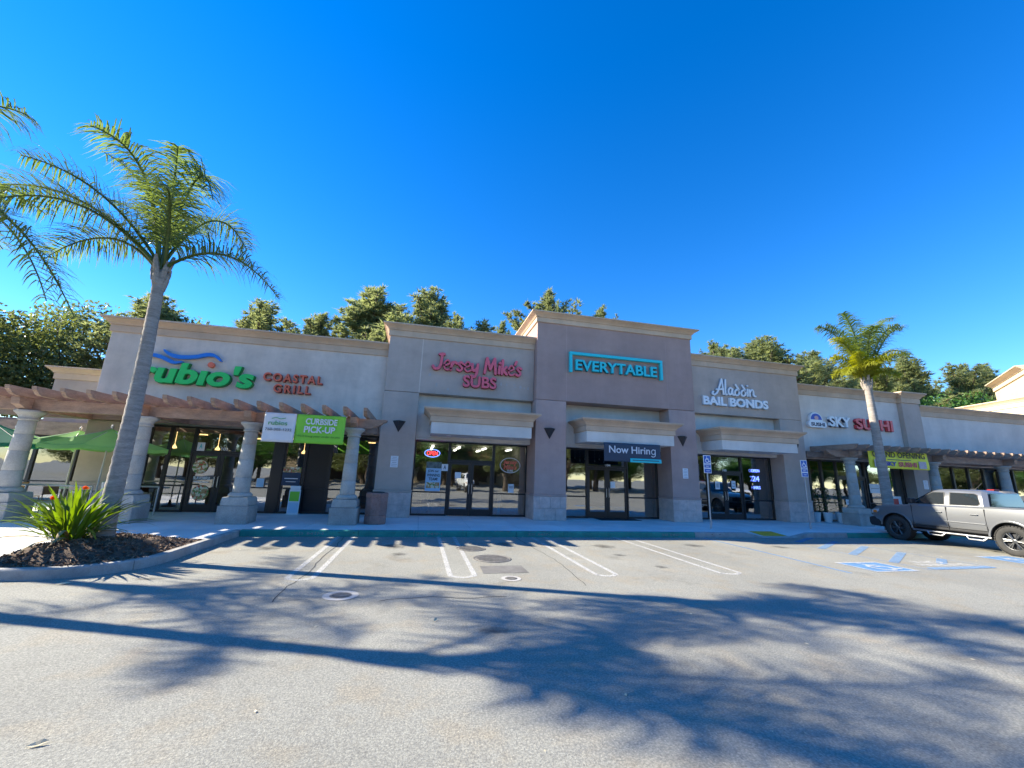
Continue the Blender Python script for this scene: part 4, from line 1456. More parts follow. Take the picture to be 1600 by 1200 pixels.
# ---- accessible parking signs
def ada(x, y, label):
    t = thing('parking_sign', label, 'parking sign', (x, y, 0.16))
    MB().tube([(x, y, 0.15), (x, y, 2.76)], 0.027, 10).build('post', M_GALV, t)
    p = MB().box(x - 0.16, x + 0.16, y - 0.042, y - 0.03, 2.13, 2.79).build('plate', M_SWHITE, t, bevel=0.006)
    bl = mat('sign_plate_blue', (0.012, 0.11, 0.48), 0.4)
    yy = y - 0.0425
    MB().box(x - 0.135, x + 0.135, yy - 0.002, yy, 2.50, 2.765).build('blue_field', bl, t)
    MB().box(x - 0.135, x + 0.135, yy - 0.002, yy, 2.33, 2.43).build('blue_field', bl, t)
    MB().box(x - 0.135, x + 0.135, yy - 0.002, yy, 2.15, 2.29).build('blue_field', bl, t)
    mb = MB()
    for i, st_ in enumerate(WHEELCHAIR):
        stroke(mb, [(x + p_[0] * 0.33, 2.63 + p_[1] * 0.33) for p_ in st_], 0.026, yy - 0.003 - i * .0005, 0.002, len(st_) > 2)
    mb.build('wheelchair_symbol', M_SWHITE, t)
    write('PARKING', bl, t, x - 0.12, x + 0.12, 2.445, 2.485, yy + .0003, 0.002, 0.02)
    write('ONLY', M_SWHITE, t, x - 0.08, x + 0.08, 2.355, 2.405, yy - 0.0022, 0.002, 0.02)
    write('VAN', M_SWHITE, t, x - 0.07, x + 0.07, 2.195, 2.245, yy - 0.0022, 0.002, 0.02)


ada(10.52, 13.44, 'blue wheelchair parking sign on a post in front of the mauve pillar')
ada(14.98, 13.48, 'blue wheelchair parking sign on a post in front of the bail shop pillar')

# ---- waste bin
t = thing('waste_bin', 'octagonal reddish concrete waste bin beside the last pergola column', 'waste bin', (-1.24, 14.05, 0.16))
M_AGG = mat('exposed_aggregate', (0.36, 0.20, 0.16), 0.95, 0.3, 3, 0.5, 110, 0.6, 90)
MB().lathe([(0.33, 0.0), (0.35, 0.02), (0.35, 0.24), (0.335, 0.25), (0.335, 0.27), (0.35, 0.28), (0.35, 0.80), (0.36, 0.82), (0.36, 0.92), (0.33, 0.95), (0.2, 0.955), (0.19, 0.80), (0.02, 0.8)], 8, (-1.24, 14.05, 0.16), phase=0.3927).build('body', M_AGG, t, bevel=0.01)
MB().lathe([(0.21, 0.956), (0.21, 0.975), (0.17, 0.98), (0.165, 0.957)], 24, (-1.24, 14.05, 0.16)).build('liner_ring', M_BLACK, t)


# ================================================================ THINGS IN AND BEHIND THE WINDOWS
def poster(x0, x1, z0, z1, y, label, fields, lines=(), cat='poster', base=None):
    t = thing('poster', label, cat, ((x0 + x1) / 2, y, z0))
    MB().box(x0, x1, y - 0.006, y, z0, z1).build('sheet', base or M_SWHITE, t)
    for i, (a, b, c, d, m) in enumerate(fields):
        MB().box(x0 + a * (x1 - x0), x0 + b * (x1 - x0), y - 0.0072 - i * .0006, y - 0.0062, z0 + c * (z1 - z0), z0 + d * (z1 - z0)).build('printed_field', m, t)
    for (txt, a, b, c, d, m) in lines:
        write(txt, m, t, x0 + a * (x1 - x0), x0 + b * (x1 - x0), z0 + c * (z1 - z0), z0 + d * (z1 - z0), y - 0.0095, 0.003, 0.02)
    return t


def thing_last(prefix):
    return sorted((o.name for o in bpy.data.objects if o.name.split('.')[0] == prefix), key=lambda n: (len(n), n))[-1]


M_FOOD = mat('food_photo', (0.5, 0.27, 0.12), 0.6, 0.8, 30, col2=(0.5, 0.5, 0.3))
nt_ = M_FOOD.node_tree
vo_ = nt_.nodes.new('ShaderNodeTexVoronoi')
vo_.inputs['Scale'].default_value = 17
tc_ = nt_.nodes.new('ShaderNodeTexCoord')
nt_.links.new(tc_.outputs['Object'], vo_.inputs['Vector'])
sp_ = nt_.nodes.new('ShaderNodeSeparateColor')
nt_.links.new(vo_.outputs['Color'], sp_.inputs[0])
rp_ = nt_.nodes.new('ShaderNodeValToRGB')
rp_.color_ramp.interpolation = 'CONSTANT'
e_r = rp_.color_ramp.elements
e_r[0].color = (0.5, 0.3, 0.12, 1)
e_r[1].position, e_r[1].color = 0.3, (0.75, 0.66, 0.45, 1)
for p_, c_ in ((0.5, (0.16, 0.3, 0.06, 1)), (0.65, (0.55, 0.1, 0.05, 1)), (0.8, (0.8, 0.75, 0.6, 1))):
    k_ = e_r.new(p_)
    k_.color = c_
nt_.links.new(sp_.outputs[0], rp_.inputs[0])
nt_.links.new(rp_.outputs[0], nt_.nodes['Principled BSDF'].inputs['Base Color'])
M_PALEB = mat('poster_pale_blue', (0.42, 0.62, 0.78), 0.6)
poster(0.27, 0.86, 1.09, 2.22, 16.685, 'winning team hiring poster in the window left of the glass doors', [(0, 1, 0, .78, M_PALEB), (.0, 1, .78, 1, mat('photo_grey', (0.18, 0.22, 0.2), .6, .6, 8)), (.06, .94, .1, .3, M_FOOD)],
       [('JOIN our', .12, .85, .62, .73, M_BLACK), ('WINNING', .08, .92, .49, .59, M_BLACK), ('TEAM!', .2, .8, .36, .46, M_BLACK)])
poster(0.87, 1.12, 1.88, 2.15, 16.685, 'health grade A card taped beside the pink shop door', [], [('A', .3, .7, .25, .85, M_NAVY)], 'card')
poster(-7.86, -7.62, 2.28, 2.58, 16.785, 'health grade A card above the door with food decals', [], [('A', .3, .7, .25, .85, M_TEAL)], 'card')
poster(-10.02, -9.5, 1.16, 2.16, 16.785, 'white join our family poster behind the leaning palm trunk', [(.1, .9, .3, .36, M_PALEB), (.1, .9, .2, .26, M_PALEB)], [('JOIN OUR', .1, .9, .75, .85, M_NAVY), ('FAMILY!', .1, .9, .58, .7, M_NAVY)])
poster(-4.92, -4.3, 1.15, 1.62, 16.785, 'navy poster with food picture in a narrow window', [(0, 1, 0, 1, M_NAVY)], [])
MB().box(-4.84, -4.38, 16.776, 16.7785, 1.39, 1.42).build('printed_line', M_SWHITE, bpy.data.objects[thing_last('poster')])
MB().box(-4.78, -4.44, 16.776, 16.7785, 1.28, 1.30).build('printed_line', M_SWHITE, bpy.data.objects[thing_last('poster')])
poster(-4.92, -4.3, 1.63, 1.82, 16.785, 'food picture strip above the navy poster', [(0, 1, 0, 1, M_FOOD)])
poster(-5.75, -5.5, 0.95 + .12, 1.38, 16.785, 'small pale blue notice beside the thick black post', [(0.05, .95, .05, .95, M_PALEB)], cat='notice')
poster(1.42, 1.66, 1.62, 1.85, 16.715, 'white sheet taped inside the left pane of the pink shop door', [], cat='notice')
poster(3.62, 3.86, 1.10, 1.45, 16.685, 'white notice low in the window right of the pink shop door', [(.15, .85, .5, .8, mat('poster_grey', (.5, .5, .5), .6))], cat='notice')
poster(13.42, 13.66, 1.5, 1.85, 16.665, 'white notice on the left door leaf of the bail shop', [(.2, .8, .2, .75, mat('poster_grey', (.5, .5, .5), .6))], cat='notice')
poster(14.3, 14.52, 1.55, 1.9, 16.665, 'white notice on the right door leaf of the bail shop', [(.2, .8, .2, .35, MATS['poster_grey']), (.2, .8, .6, .75, MATS['poster_grey'])], cat='notice')
poster(8.12, 8.34, 1.42, 1.68, 16.565, 'white sheet on the door of the turquoise sign shop', [], cat='notice')
poster(20.75, 21.2, 0.95, 1.2, 16.585, 'white notice on the sushi shop door', [(.2, .8, .3, .7, MATS['poster_grey'])], cat='notice')
poster(22.35, 23.0, 1.55, 2.0, 16.555, 'wide white notice in the sushi shop window', [(.1, .9, .45, .55, MATS['poster_grey'])], cat='notice')
poster(23.5, 24.3, 0.62, 1.42, 16.555, 'white poster with a red disc in the sushi shop window', [(.1, .9, .1, .35, MATS['poster_grey']), (.25, .75, .5, .85, M_RED)])

# round food decals on the glass door
t = thing('door_decal', 'round food picture decals and white lettering on the glass door', 'decal', (-7.55, 16.81, 0.6))
for (x, z, r) in ((-7.66, 1.72, 0.24), (-7.5, 0.82, 0.27)):
    MB().prism([(x + r * math.cos(a), z + r * math.sin(a)) for a in [2 * math.pi * k / 24 for k in range(24)]], 16.807, 16.812, 'y').build('food_disc', M_FOOD, t)
write('FLAVORFUL', M_SWHITE, t, -7.8, -7.25, 1.27, 1.38, 16.81, 0.003, 0.04)
MB().box(-7.77, -7.3, 16.807, 16.81, 1.18, 1.21).build('printed_line', M_SWHITE, t)
write('101', M_SWHITE, thing('door_number', 'white door number one hundred one over the food decal doors', 'number', (-6.98, 16.8, 2.3)), -7.08, -6.88, 2.32, 2.43, 16.785, 0.004, 0.03)
write('104', M_SWHITE, thing('door_number', 'white door number over the turquoise sign shop doors', 'number', (7.95, 16.53, 2.3)), 7.9, 8.12, 2.32, 2.42, 16.535, 0.004, 0.03)
write('105', M_SWHITE, thing('door_number', 'white door number over the bail shop doors', 'number', (13.95, 16.64, 2.3)), 13.85, 14.07, 2.32, 2.42, 16.64, 0.004, 0.03)

# neon signs
M_NEONR = mat('neon_red', (1, 0.1, 0.1), 0.4, emit=(1, 0.04, 0.06), estr=1.0)
M_NEONB = mat('neon_blue', (0.1, 0.2, 1), 0.4, emit=(0.15, 0.25, 1.0), estr=0.9)


def neon_text(t, body, x0, x1, z0, z1, y, m):
    write(body, m, t, x0, x1, z0, z1, y, 0.015, 0.0, name='neon_tube')


t = thing('neon_sign', 'red neon open sign ringed in blue, hung in the shop window', 'neon sign', (0.46, 16.68, 2.42))
neon_text(t, 'OPEN', 0.25, 0.67, 2.48, 2.64, 16.68, M_NEONR)
MB().tube([(0.46 + 0.3 * math.cos(a), 16.675, 2.56 + 0.15 * math.sin(a)) for a in [2 * math.pi * k / 30 for k in range(31)]], 0.012, 6).build('neon_ring', M_NEONB, t)
t = thing('neon_sign', 'blue open twenty four hours neon in the bail shop window', 'neon sign', (15.65, 16.7, 1.5))
neon_text(t, 'OPEN', 15.42, 15.88, 2.34, 2.48, 16.64, M_NEONB)
neon_text(t, '24', 15.45, 15.84, 1.92, 2.16, 16.64, M_NEONB)
neon_text(t, 'HRS', 15.5, 15.86, 1.56, 1.7, 16.64, M_NEONB)
t = thing('window_decal', 'oval red and white script decal on the shop window', 'decal', (3.68, 16.7, 1.9))
MB().tube([(3.68 + 0.42 * math.cos(a), 16.69, 2.2 + 0.3 * math.sin(a)) for a in [2 * math.pi * k / 40 for k in range(41)]], 0.015, 6).build('oval_ring', M_SWHITE, t)
write('Jersey', M_ORANGE, t, 3.38, 3.98, 2.2, 2.42, 16.69, 0.004, 0.04, shear=0.2)
write("Mike's", M_ORANGE, t, 3.4, 3.96, 2.03, 2.22, 16.685, 0.004, 0.04, shear=0.2)
write('SUBS', M_SWHITE, t, 3.56, 3.8, 1.95, 2.02, 16.69, 0.004, 0.02)

# ================================================================ PALMS AND PLANTS
def frond_mesh(org, spec, rg, leaf=0.8, N=64, wid=0.032):
    n = 20
    p = Vector(org)
    pts, tans = [p.copy()], []
    if len(spec) == 6:                     # arc through a control point to a tip
        c, e = Vector(spec[:3]), Vector(spec[3:])
        pts = [p * (1 - t) ** 2 + c * 2 * t * (1 - t) + e * t * t for t in [i / n for i in range(n + 1)]]
        tans = [(pts[i + 1] - pts[i]).normalized() for i in range(n)]
        h = e - p
        az = math.atan2(h.y, h.x)
        side = Vector((-math.sin(az), math.cos(az), 0))
        steps = 0
    else:
        az, el, L, bend = R_(spec[0]), R_(spec[1]), spec[2], R_(spec[3])
        side = Vector((-math.sin(az), math.cos(az), 0))
        steps = n
    tw = rg.uniform(-0.4, 0.4)
    for i in range(steps):
        t = i / n
        a = el - bend * t ** 1.25
        d = Vector((math.cos(az) * math.cos(a), math.sin(az) * math.cos(a), math.sin(a)))
        d += side * tw * t * 0.35
        d.normalize()
        tans.append(d)
        p = p + d * (L / n)
        pts.append(p.copy())
    tans.append(tans[-1])
    mb = MB()
    mb.tube(pts, [0.035 * (1 - 0.85 * i / n) + 0.004 for i in range(n + 1)], 5)
    for k in range(N):
        t = 0.14 + 0.85 * k / (N - 1)
        q = t * n
        i = min(int(q), n - 1)
        base = pts[i].lerp(pts[i + 1], q - i)
        tan = tans[i]
        sd = tan.cross(Vector((0, 0, 1)))
        sd = (side * 1.0 if sd.length < 0.2 else -sd.normalized())
        up = sd.cross(tan) * -1
        if up.z < 0:
            up = -up
        for s_ in (-1, 1):
            ll = leaf * (math.sin(math.pi * (0.12 + 0.80 * t)) ** 0.75) * rg.uniform(.8, 1.12)
            d = (tan * rg.uniform(.3, .6) + sd * s_ * rg.uniform(.7, .95) + up * rg.uniform(-.1, .75)).normalized()
            w = wid * rg.uniform(.8, 1.2)
            wv = d.cross(up).normalized() * w
            if wv.length < 1e-4:
                wv = tan * w
            g = rg.uniform(.35, .95)
            pp = base.copy()
            vs = [pp - wv * .4, pp + wv * .4]
            for j, f in enumerate((1.0, 0.75)):
                pp = pp + d * ll / 3
                d = (d + Vector((0, 0, -g))).normalized()
                vs += [pp - wv * f * .5, pp + wv * f * .5]
            vs.append(pp + d * ll / 3)
            mb.add(vs, [(0, 1, 3, 2), (2, 3, 5, 4), (4, 5, 6)])
    return mb


def palm(label, base, top, r0, r1, fronds, seed, leaf=0.8, ymat=None, N=64, wid=0.032, group=None):
    rg = random.Random(seed)
    t = thing('palm_tree', label, 'palm tree', base, group=group)
    b, tp = Vector(base), Vector(top)
    H = tp.z - b.z
    n = int(H / 0.055)
    pts, rs = [], []
    for i in range(n + 1):
        f = i / n
        off = Vector((math.sin(f * 3.0) * 0.05, math.sin(f * 2.2) * 0.03, 0))
        pts.append(b.lerp(tp, f) + off + Vector((0, 0, -0.06 if i == 0 else 0)))
        rad = r0 + (r1 - r0) * min(1, f * 1.1)
        rad *= 1 + 0.25 * math.exp(-f * H / 0.25)
        rad *= 1 + (0.035 if i % 3 == 0 else -0.012) + rg.uniform(-.015, .015)
        if f > 0.93:
            rad *= 1 + 0.25 * math.sin((f - 0.93) / 0.07 * math.pi)
        rs.append(rad)
    tk = MB().tube(pts, rs, 16).build('trunk', M_BARK_PALM, t, smooth=True)
    c = pts[-1]
    for k in range(9):                    # cut leaf bases round the neck
        a = k * 2.4
        z = c.z - 0.45 + 0.06 * k
        MB().tube([(c.x + r1 * .8 * math.cos(a), c.y + r1 * .8 * math.sin(a), z), (c.x + r1 * 1.35 * math.cos(a), c.y + r1 * 1.35 * math.sin(a), z + .22), (c.x + r1 * 1.5 * math.cos(a), c.y + r1 * 1.5 * math.sin(a), z + .36)], [.07, .05, .03], 6).build('leaf_base', M_BARK_PALM, t)
    for sp in fronds:
        low = sp[5] < c.z + 1.9 if len(sp) == 6 else sp[1] < 45
        o = Vector(c) + Vector((rg.uniform(-.06, .06), rg.uniform(-.06, .06), -0.02))
        frond_mesh(o, sp, rg, leaf * (0.75 if ymat and low else 1), N, wid).build('frond', ymat if (ymat and low) else M_FROND, t)
    return t


palm('tall queen palm with ringed grey trunk rising from the mulch bed', (-5.78, 9.62, 0.36), (-5.95, 9.68, 5.95), 0.155, 0.108,
     [(-8.00, 9.50, 8.25, -9.45, 9.40, 6.99), (-7.40, 9.20, 7.71, -8.50, 8.80, 6.54), (-6.30, 9.80, 8.16, -7.80, 9.90, 8.83), (-6.60, 10.20, 7.88, -7.60, 10.80, 7.98), (-5.75, 9.60, 9.60, -5.10, 9.40, 7.71), (-5.50, 10.10, 8.61, -4.90, 10.90, 7.34), (-4.75, 9.50, 7.17, -3.40, 9.40, 5.50),
      (-6.10, 9.00, 8.52, -6.60, 8.00, 7.98), (-6.20, 10.40, 8.52, -6.40, 11.60, 7.98), (-5.60, 8.90, 7.88, -5.20, 7.90, 6.89), (-7.00, 9.70, 7.17, -8.00, 9.70, 6.00), (-7.10, 9.40, 7.88, -8.40, 9.00, 7.79), (-6.00, 9.50, 8.25, -5.90, 9.20, 8.79)], 11, 0.92, N=84, wid=0.024)
palm('queen palm left of the patio whose fronds reach in beside the tall palm', (-10.3, 8.35, 0.15), (-10.2, 8.25, 6.2), 0.165, 0.12,
     [(-8.2, 8.3, 7.6, -6.25, 8.35, 4.3), (-8.3, 8.15, 7.4, -6.7, 8.5, 4.9), (-8.0, 8.45, 7.2, -6.6, 8.2, 4.5), (-9.2, 8.2, 8.6, -7.85, 8.3, 8.2), (70, 60, 3.4, 80), (100, 66, 3.6, 75), (125, 55, 3.6, 80), (298, 64, 3.9, 78), (312, 52, 3.9, 78), (322, 74, 3.6, 60), (90, 40, 3.4, 70), (318, 34, 3.4, 60)], 12, 0.95, N=76, wid=0.024)
palm('second queen palm far left throwing frond shade over the lot', (-13.9, 11.2, 0.15), (-13.8, 11.0, 6.0), 0.16, 0.12,
     [(a, 58 + 14 * math.sin(a), 3.0, 78) for a in range(0, 360, 40)], 13, 0.8, N=50)
palm('shorter palm with yellowing lower fronds standing beside the pickup', (18.85, 13.35, 0.15), (18.75, 13.3, 6.35), 0.20, 0.135,
     [(19.3, 13.2, 9.3, 20.9, 13.2, 9.5), (20.0, 13.2, 8.4, 21.2, 13.1, 7.7), (18.5, 13.2, 8.7, 17.7, 13.1, 9.3), (17.9, 13.2, 8.2, 16.9, 13.1, 8.0), (18.2, 13.6, 8.8, 17.3, 14.0, 8.9), (18.9, 13.9, 9.0, 18.6, 14.6, 9.4), (19.2, 14.0, 8.8, 19.8, 14.7, 8.8), (19.0, 12.8, 8.6, 19.4, 12.2, 8.6), (18.5, 12.8, 8.5, 18.1, 12.2, 8.4), (19.6, 12.9, 8.8, 20.5, 12.7, 8.8)]
     + [(18.75 + .55 * math.cos(a), 13.3 + .55 * math.sin(a), 7.3 + .3 * math.sin(a * 3), 18.75 + 1.15 * math.cos(a), 13.3 + 1.15 * math.sin(a), 7.0 + .5 * math.cos(a * 5)) for a in [k * .52 for k in range(12)]], 14, 0.74, M_FROND_Y, N=90, wid=0.028)

# strap-leaved plant with orange flowers
M_DEADLEAF = mat('dead_leaf', (0.36, 0.25, 0.11), 0.8, 0.3, 5)
rg = random.Random(21)
t = thing('flowering_plant', 'clump of long green strap leaves with orange flowers in the mulch bed', 'plant', (-6.05, 9.25, 0.35))
for k in range(130):
    a = rg.uniform(0, 6.283)
    rad = rg.uniform(0, .2)
    b = Vector((-6.05 + rad * math.cos(a) * 1.7, 9.25 + rad * math.sin(a), bed_z(-6.05, 9.25) - 0.02))
    el = R_(rg.uniform(12, 30) if k % 11 == 5 else rg.uniform(28, 86))
    L = rg.uniform(.7, 1.18)
    az = a + rg.uniform(-.5, .5)
    side = Vector((-math.sin(az), math.cos(az), 0))
    n = 6
    p = b.copy()
    bend = R_(rg.uniform(20, 95))
    fold = rg.uniform(.15, .5)
    vs, fs = [], []
    W = rg.uniform(.022, .042)
    for i in range(n + 1):
        tt = i / n
        al = el - bend * tt ** 1.6
        d = Vector((math.cos(az) * math.cos(al), math.sin(az) * math.cos(al), math.sin(al)))
        w = W * (0.25 + 0.75 * min(1, tt * 2.2)) * (1 - max(0, (tt - .6) / .4) ** 1.7 * .95)
        nrm = side.cross(d)
        vs += [p - side * w + nrm * w * fold, p.copy(), p + side * w + nrm * w * fold]
        p = p + d * L / n
    for i in range(n):
        q = i * 3
        fs += [(q, q + 1, q + 4, q + 3), (q + 1, q + 2, q + 5, q + 4)]
    MB().add(vs, fs).build('leaf', M_DEADLEAF if k % 11 == 5 else M_STRAP, t, smooth=True)
M_FLOW = leafmat('orange_petal', (0.75, 0.16, 0.02), 0.3, 0.5, 0.2, 6)
for (x, z, yy) in ((-6.5, 1.08, 9.3), (-6.18, 1.26, 9.5)):
    MB().tube([(-6.1, 9.3, .35), (x * .6 - 6.1 * .4, yy, z * .7), (x, yy, z)], .012, 6).build('flower_stalk', M_STRAP, t)
    fm = MB()
    for k in range(6):
        a = R_(20 + 25 * k)
        fm.add([(x, yy - .012, z), (x + .03 * math.cos(a), yy - .02, z + .035 * math.sin(a) + .012), (x + .065 * math.cos(a), yy, z + .075 * math.sin(a)), (x + .06 * math.cos(a) + .02, yy + .02, z + .05 * math.sin(a))], [(0, 1, 2), (0, 2, 3)])
    fm.build('flower', M_FLOW, t)

# potted plants by the sushi shop
M_POT = mat('white_pot', (0.72, 0.73, 0.72), 0.4, 0.05, 4)
M_POTLEAF = leafmat('dark_leaf', (0.09, 0.17, 0.045), 0.25, 0.45, 0.4, 3)
for k, (x, y, lb) in enumerate(((18.5, 16.28, 'potted shrub in a white tapered pot, against the bail shop pillar'), (19.02, 16.15, 'potted shrub in a white tapered pot, middle one of three'), (19.72, 16.1, 'potted shrub in a white tapered pot, next to the stone column'))):
    t = thing('potted_plant', lb, 'potted plant', (x, y, 0.16), group='three white pots by the sushi shop')
    MB().lathe([(0.14, 0.0), (0.145, 0.01), (0.195, 0.40), (0.205, 0.40), (0.205, 0.44), (0.18, 0.44), (0.17, 0.38), (0.01, 0.375)], 24, (x, y, 0.16)).build('pot', M_POT, t, smooth=False)
    MB().tube([(x, y, .5), (x + .02, y, 1.0), (x, y, 1.5)], [.02, .015, .006], 6).build('stem', M_BARK, t)
    mb = MB()
    for q in range(520):
        h = rg.random() ** .8
        rad = (.26 * (1 - h * .75)) * math.sqrt(rg.random()) + .02
        a = rg.uniform(0, 6.283)
        c = Vector((x + rad * math.cos(a), y + rad * math.sin(a), .58 + h * (1.05 + .1 * k)))
        d = Vector((math.cos(a), math.sin(a), rg.uniform(-.6, .8))).normalized()
        w = Vector((-math.sin(a), math.cos(a), rg.uniform(-.4, .4))).normalized() * .022
        l = rg.uniform(.06, .12)
        mb.add([c - w * .3, c + d * l * .5 - w, c + d * l, c + d * l * .5 + w], [(0, 1, 2, 3)])
    mb.build('foliage', M_POTLEAF, t)


# ================================================================ TREES
def pine_meshes(seed, clumps=84, tufts=40, needles=13, H=14.0, zc=5.0, Rm=3.0):
    rg = np.random.default_rng(seed)
    trunk = MB()
    tp = [(0.25 * math.sin(i * .9 + seed), 0.2 * math.cos(i * .8 + seed), H * 0.93 * i / 8) for i in range(9)]
    trunk.tube(tp, [0.26 * (1 - i / 8.6) + .02 for i in range(9)], 8)
    V, Fc = [], []
    for c in range(clumps):
        f = (c + rg.random()) / clumps
        z = zc + (H - zc) * f
        prof = (1 - f) ** .4 * (0.7 + .45 * math.sin(f * 11 + seed * 2.1)) + .07
        rad = Rm * prof * (0.35 + 0.85 * rg.random())
        if f > .93:
            rad *= .3
        a = rg.random() * 6.283
        ctr = np.array([rad * math.cos(a), rad * math.sin(a), z])
        i = min(7, int(z / (H * .93) * 8))
        st_ = Vector(tp[max(0, i - 1)])
        trunk.tube([st_, (st_ * .4 + Vector(ctr) * .6) + Vector((0, 0, -.15)), Vector(ctr)], [.07, .045, .012], 5, cap=False)
        sz = rg.uniform(.26, .5) * (1.0 if f < .85 else .75)
        s0 = np.array(st_)
        for q in range(tufts):
            dv = rg.normal(size=3)
            dv /= np.linalg.norm(dv)
            u = .3 + .7 * rg.random() ** .6
            pc = s0 + (ctr - s0) * u + np.array([0, 0, -.25 * math.sin(u * math.pi)]) + dv * np.array([1, 1, .75]) * sz * (1.15 - .5 * u) * rg.random() ** .5
            out = dv * .6 + np.array([0, 0, .7])
            for n in range(needles):
                d = out + rg.normal(size=3) * .65
                d /= np.linalg.norm(d)
                w = np.cross(d, rg.normal(size=3))
                w /= np.linalg.norm(w)
                l = rg.uniform(.14, .32)
                k = len(V)
                V += [tuple(pc - w * .028), tuple(pc + w * .028), tuple(pc + d * l + w * .006)]
                Fc.append((k, k + 1, k + 2))
    return trunk, V, Fc


def leafy_meshes(seed, clumps=60, leaves=300, H=9.0, zc=2.5, Rm=3.4, ls=.2):
    rg = np.random.default_rng(seed)
    trunk = MB()
    tp = [(0.15 * math.sin(i * 1.1 + seed), 0.15 * math.cos(i + seed), H * 0.8 * i / 6) for i in range(7)]
    trunk.tube(tp, [0.24 * (1 - i / 6.6) + .02 for i in range(7)], 8)
    V, Fc = [], []
    for c in range(clumps):
        dv = rg.normal(size=3)
        dv /= np.linalg.norm(dv)
        rad = rg.random() ** .35
        ctr = np.array([dv[0] * Rm * rad * .85, dv[1] * Rm * rad * .85, (zc + H) / 2 + dv[2] * rad * (H - zc) / 2 * .85])
        st_ = Vector(tp[int(2 + 3 * rg.random())])
        trunk.tube([st_, st_.lerp(Vector(ctr), .6) + Vector((0, 0, .1)), Vector(ctr)], [.06, .035, .01], 5, cap=False)
        sz = Rm * rg.uniform(.22, .38)
        for q in range(leaves):
            e = rg.normal(size=3)
            e /= np.linalg.norm(e)
            pc = ctr + e * sz * rg.random() ** .4 * np.array([1, 1, .8])
            d = e * .5 + rg.normal(size=3) * .6
            d /= np.linalg.norm(d)
            w = np.cross(d, rg.normal(size=3))
            w /= np.linalg.norm(w)
            l = rg.uniform(.6, 1.1) * ls
            k = len(V)
            V += [tuple(pc), tuple(pc + d * l * .5 + w * l * .28), tuple(pc + d * l), tuple(pc + d * l * .5 - w * l * .28)]
            Fc.append((k, k + 1, k + 2, k + 3))
    return trunk, V, Fc


def mesh_of(name, V, Fc, m):
    me = bpy.data.meshes.new(name)
    me.from_pydata(V, [], Fc)
    me.update()
    me.materials.append(m)
    return me


PINES, LEAFY = [], []
for sd in range(4):
    tr, V, Fc = pine_meshes(sd + 1)
    PINES.append((mesh_of('trunk', tr.v, tr.f, M_BARK), mesh_of('crown', V, Fc, M_PINE)))
for sd in range(3):
    tr, V, Fc = leafy_meshes(sd + 31)
    LEAFY.append((mesh_of('trunk', tr.v, tr.f, M_BARK), mesh_of('crown', V, Fc, M_LEAF if sd < 2 else M_LEAF2)))


def tree(name, kind, label, x, y, h, w, rz=0.0, group=None, href=None):
    t = thing(name, label, 'tree', (x, y, 0), rz, group)
    ref = 14.0 if kind in PINES else 9.0
    rw = 3.0 if kind in PINES else 3.4
    t.scale = (w / rw, w / rw, h / ref)
    for nm, me in zip(('trunk', 'crown'), kind):
        o = bpy.data.objects.new(nm, me)
        COL.objects.link(o)
        o.parent = t
    return t


GP = 'pines standing behind the shops'
for i, (x, y, h, w, v, lb) in enumerate([
        (-17.2, 28.5, 12.4, 5.68, 0, 'dark pine top showing behind the tall palm trunk above the grey parapet'),
        (-10.9, 28.3, 12.6, 5.21, 1, 'pine rising over the middle of the grey parapet'),
        (-7.2, 28.0, 12.2, 4.02, 2, 'small pointed pine between larger pines over the grey parapet'),
        (-4.1, 29.0, 15.0, 6.88, 3, 'large dense pine just left of the taupe shop cornice corner'),
        (-0.3, 29.5, 15.8, 5.68, 0, 'tall pine with two tops above the taupe shop cornice'),
        (3.8, 28.5, 13.0, 5.68, 1, 'low rounded pine over the taupe cornice beside the tower'),
        (9.2, 29.0, 16.7, 4.74, 2, 'pine top peeking above the left end of the tower cornice'),
        (13.6, 28.6, 15.6, 4.02, 3, 'pine top peeking above the tower roof tiles'),
        (24.8, 28.0, 13.0, 5.69, 1, 'broad pine above the bail shop cornice'),
        (29.6, 29.0, 15.0, 6.52, 0, 'big spreading pine between the bail shop and the shorter palm'),
        (34.4, 28.4, 13.9, 5.35, 2, 'pine half hidden by the yellow green palm crown'),
        (41.5, 28.5, 13.8, 5.69, 3, 'pine right of the shorter palm crown'),
        (46.2, 29.2, 15.0, 5.35, 0, 'dark topped pine above the low shop row'),
        (51.5, 28.4, 14.3, 5.03, 1, 'open branched pine next to the cream wing'),
        (56.8, 29.0, 15.0, 5.03, 2, 'pine rising behind the cream wing gable')]):
    tree('pine_tree', PINES[v], lb, x, y, h, w, i * 1.3, GP)
for i, (x, y, h, w, v, lb) in enumerate([
        (-13.5, 33, 13.2, 3.0, 2, 'hazy pine tip between two nearer pines over the grey parapet, beside the palm'),
        (-9.2, 34, 14.2, 3.2, 0, 'pine filling in behind the pair over the grey parapet'),
        (-3.0, 34, 16.0, 3.4, 1, 'pine filling in behind the large dense pine'),
        (2.0, 33, 15.4, 3.2, 3, 'pine filling in behind the taupe cornice'),
        (6.2, 33, 15.2, 2.8, 2, 'pine tip close to the left corner of the tower'),
        (11.5, 34, 18.2, 2.6, 0, 'pine tip behind the tower cornice middle'),
        (27.5, 33, 15.6, 4.4, 3, 'pine filling in behind the broad pine over the bail shop'),
        (33.5, 34, 16.6, 4.4, 1, 'pine filling in behind the spreading pine'),
        (39.5, 34, 16.0, 4.4, 0, 'pine filling in just right of the yellow green palm'),
        (46.5, 34, 16.4, 4.2, 2, 'pine filling in over the vivid green bush'),
        (54.0, 34, 17.0, 4.2, 3, 'pine filling in left of the cream wing')]):
    tree('pine_tree', PINES[v], lb, x, y, h, w, i * 2.1 + .4, GP)
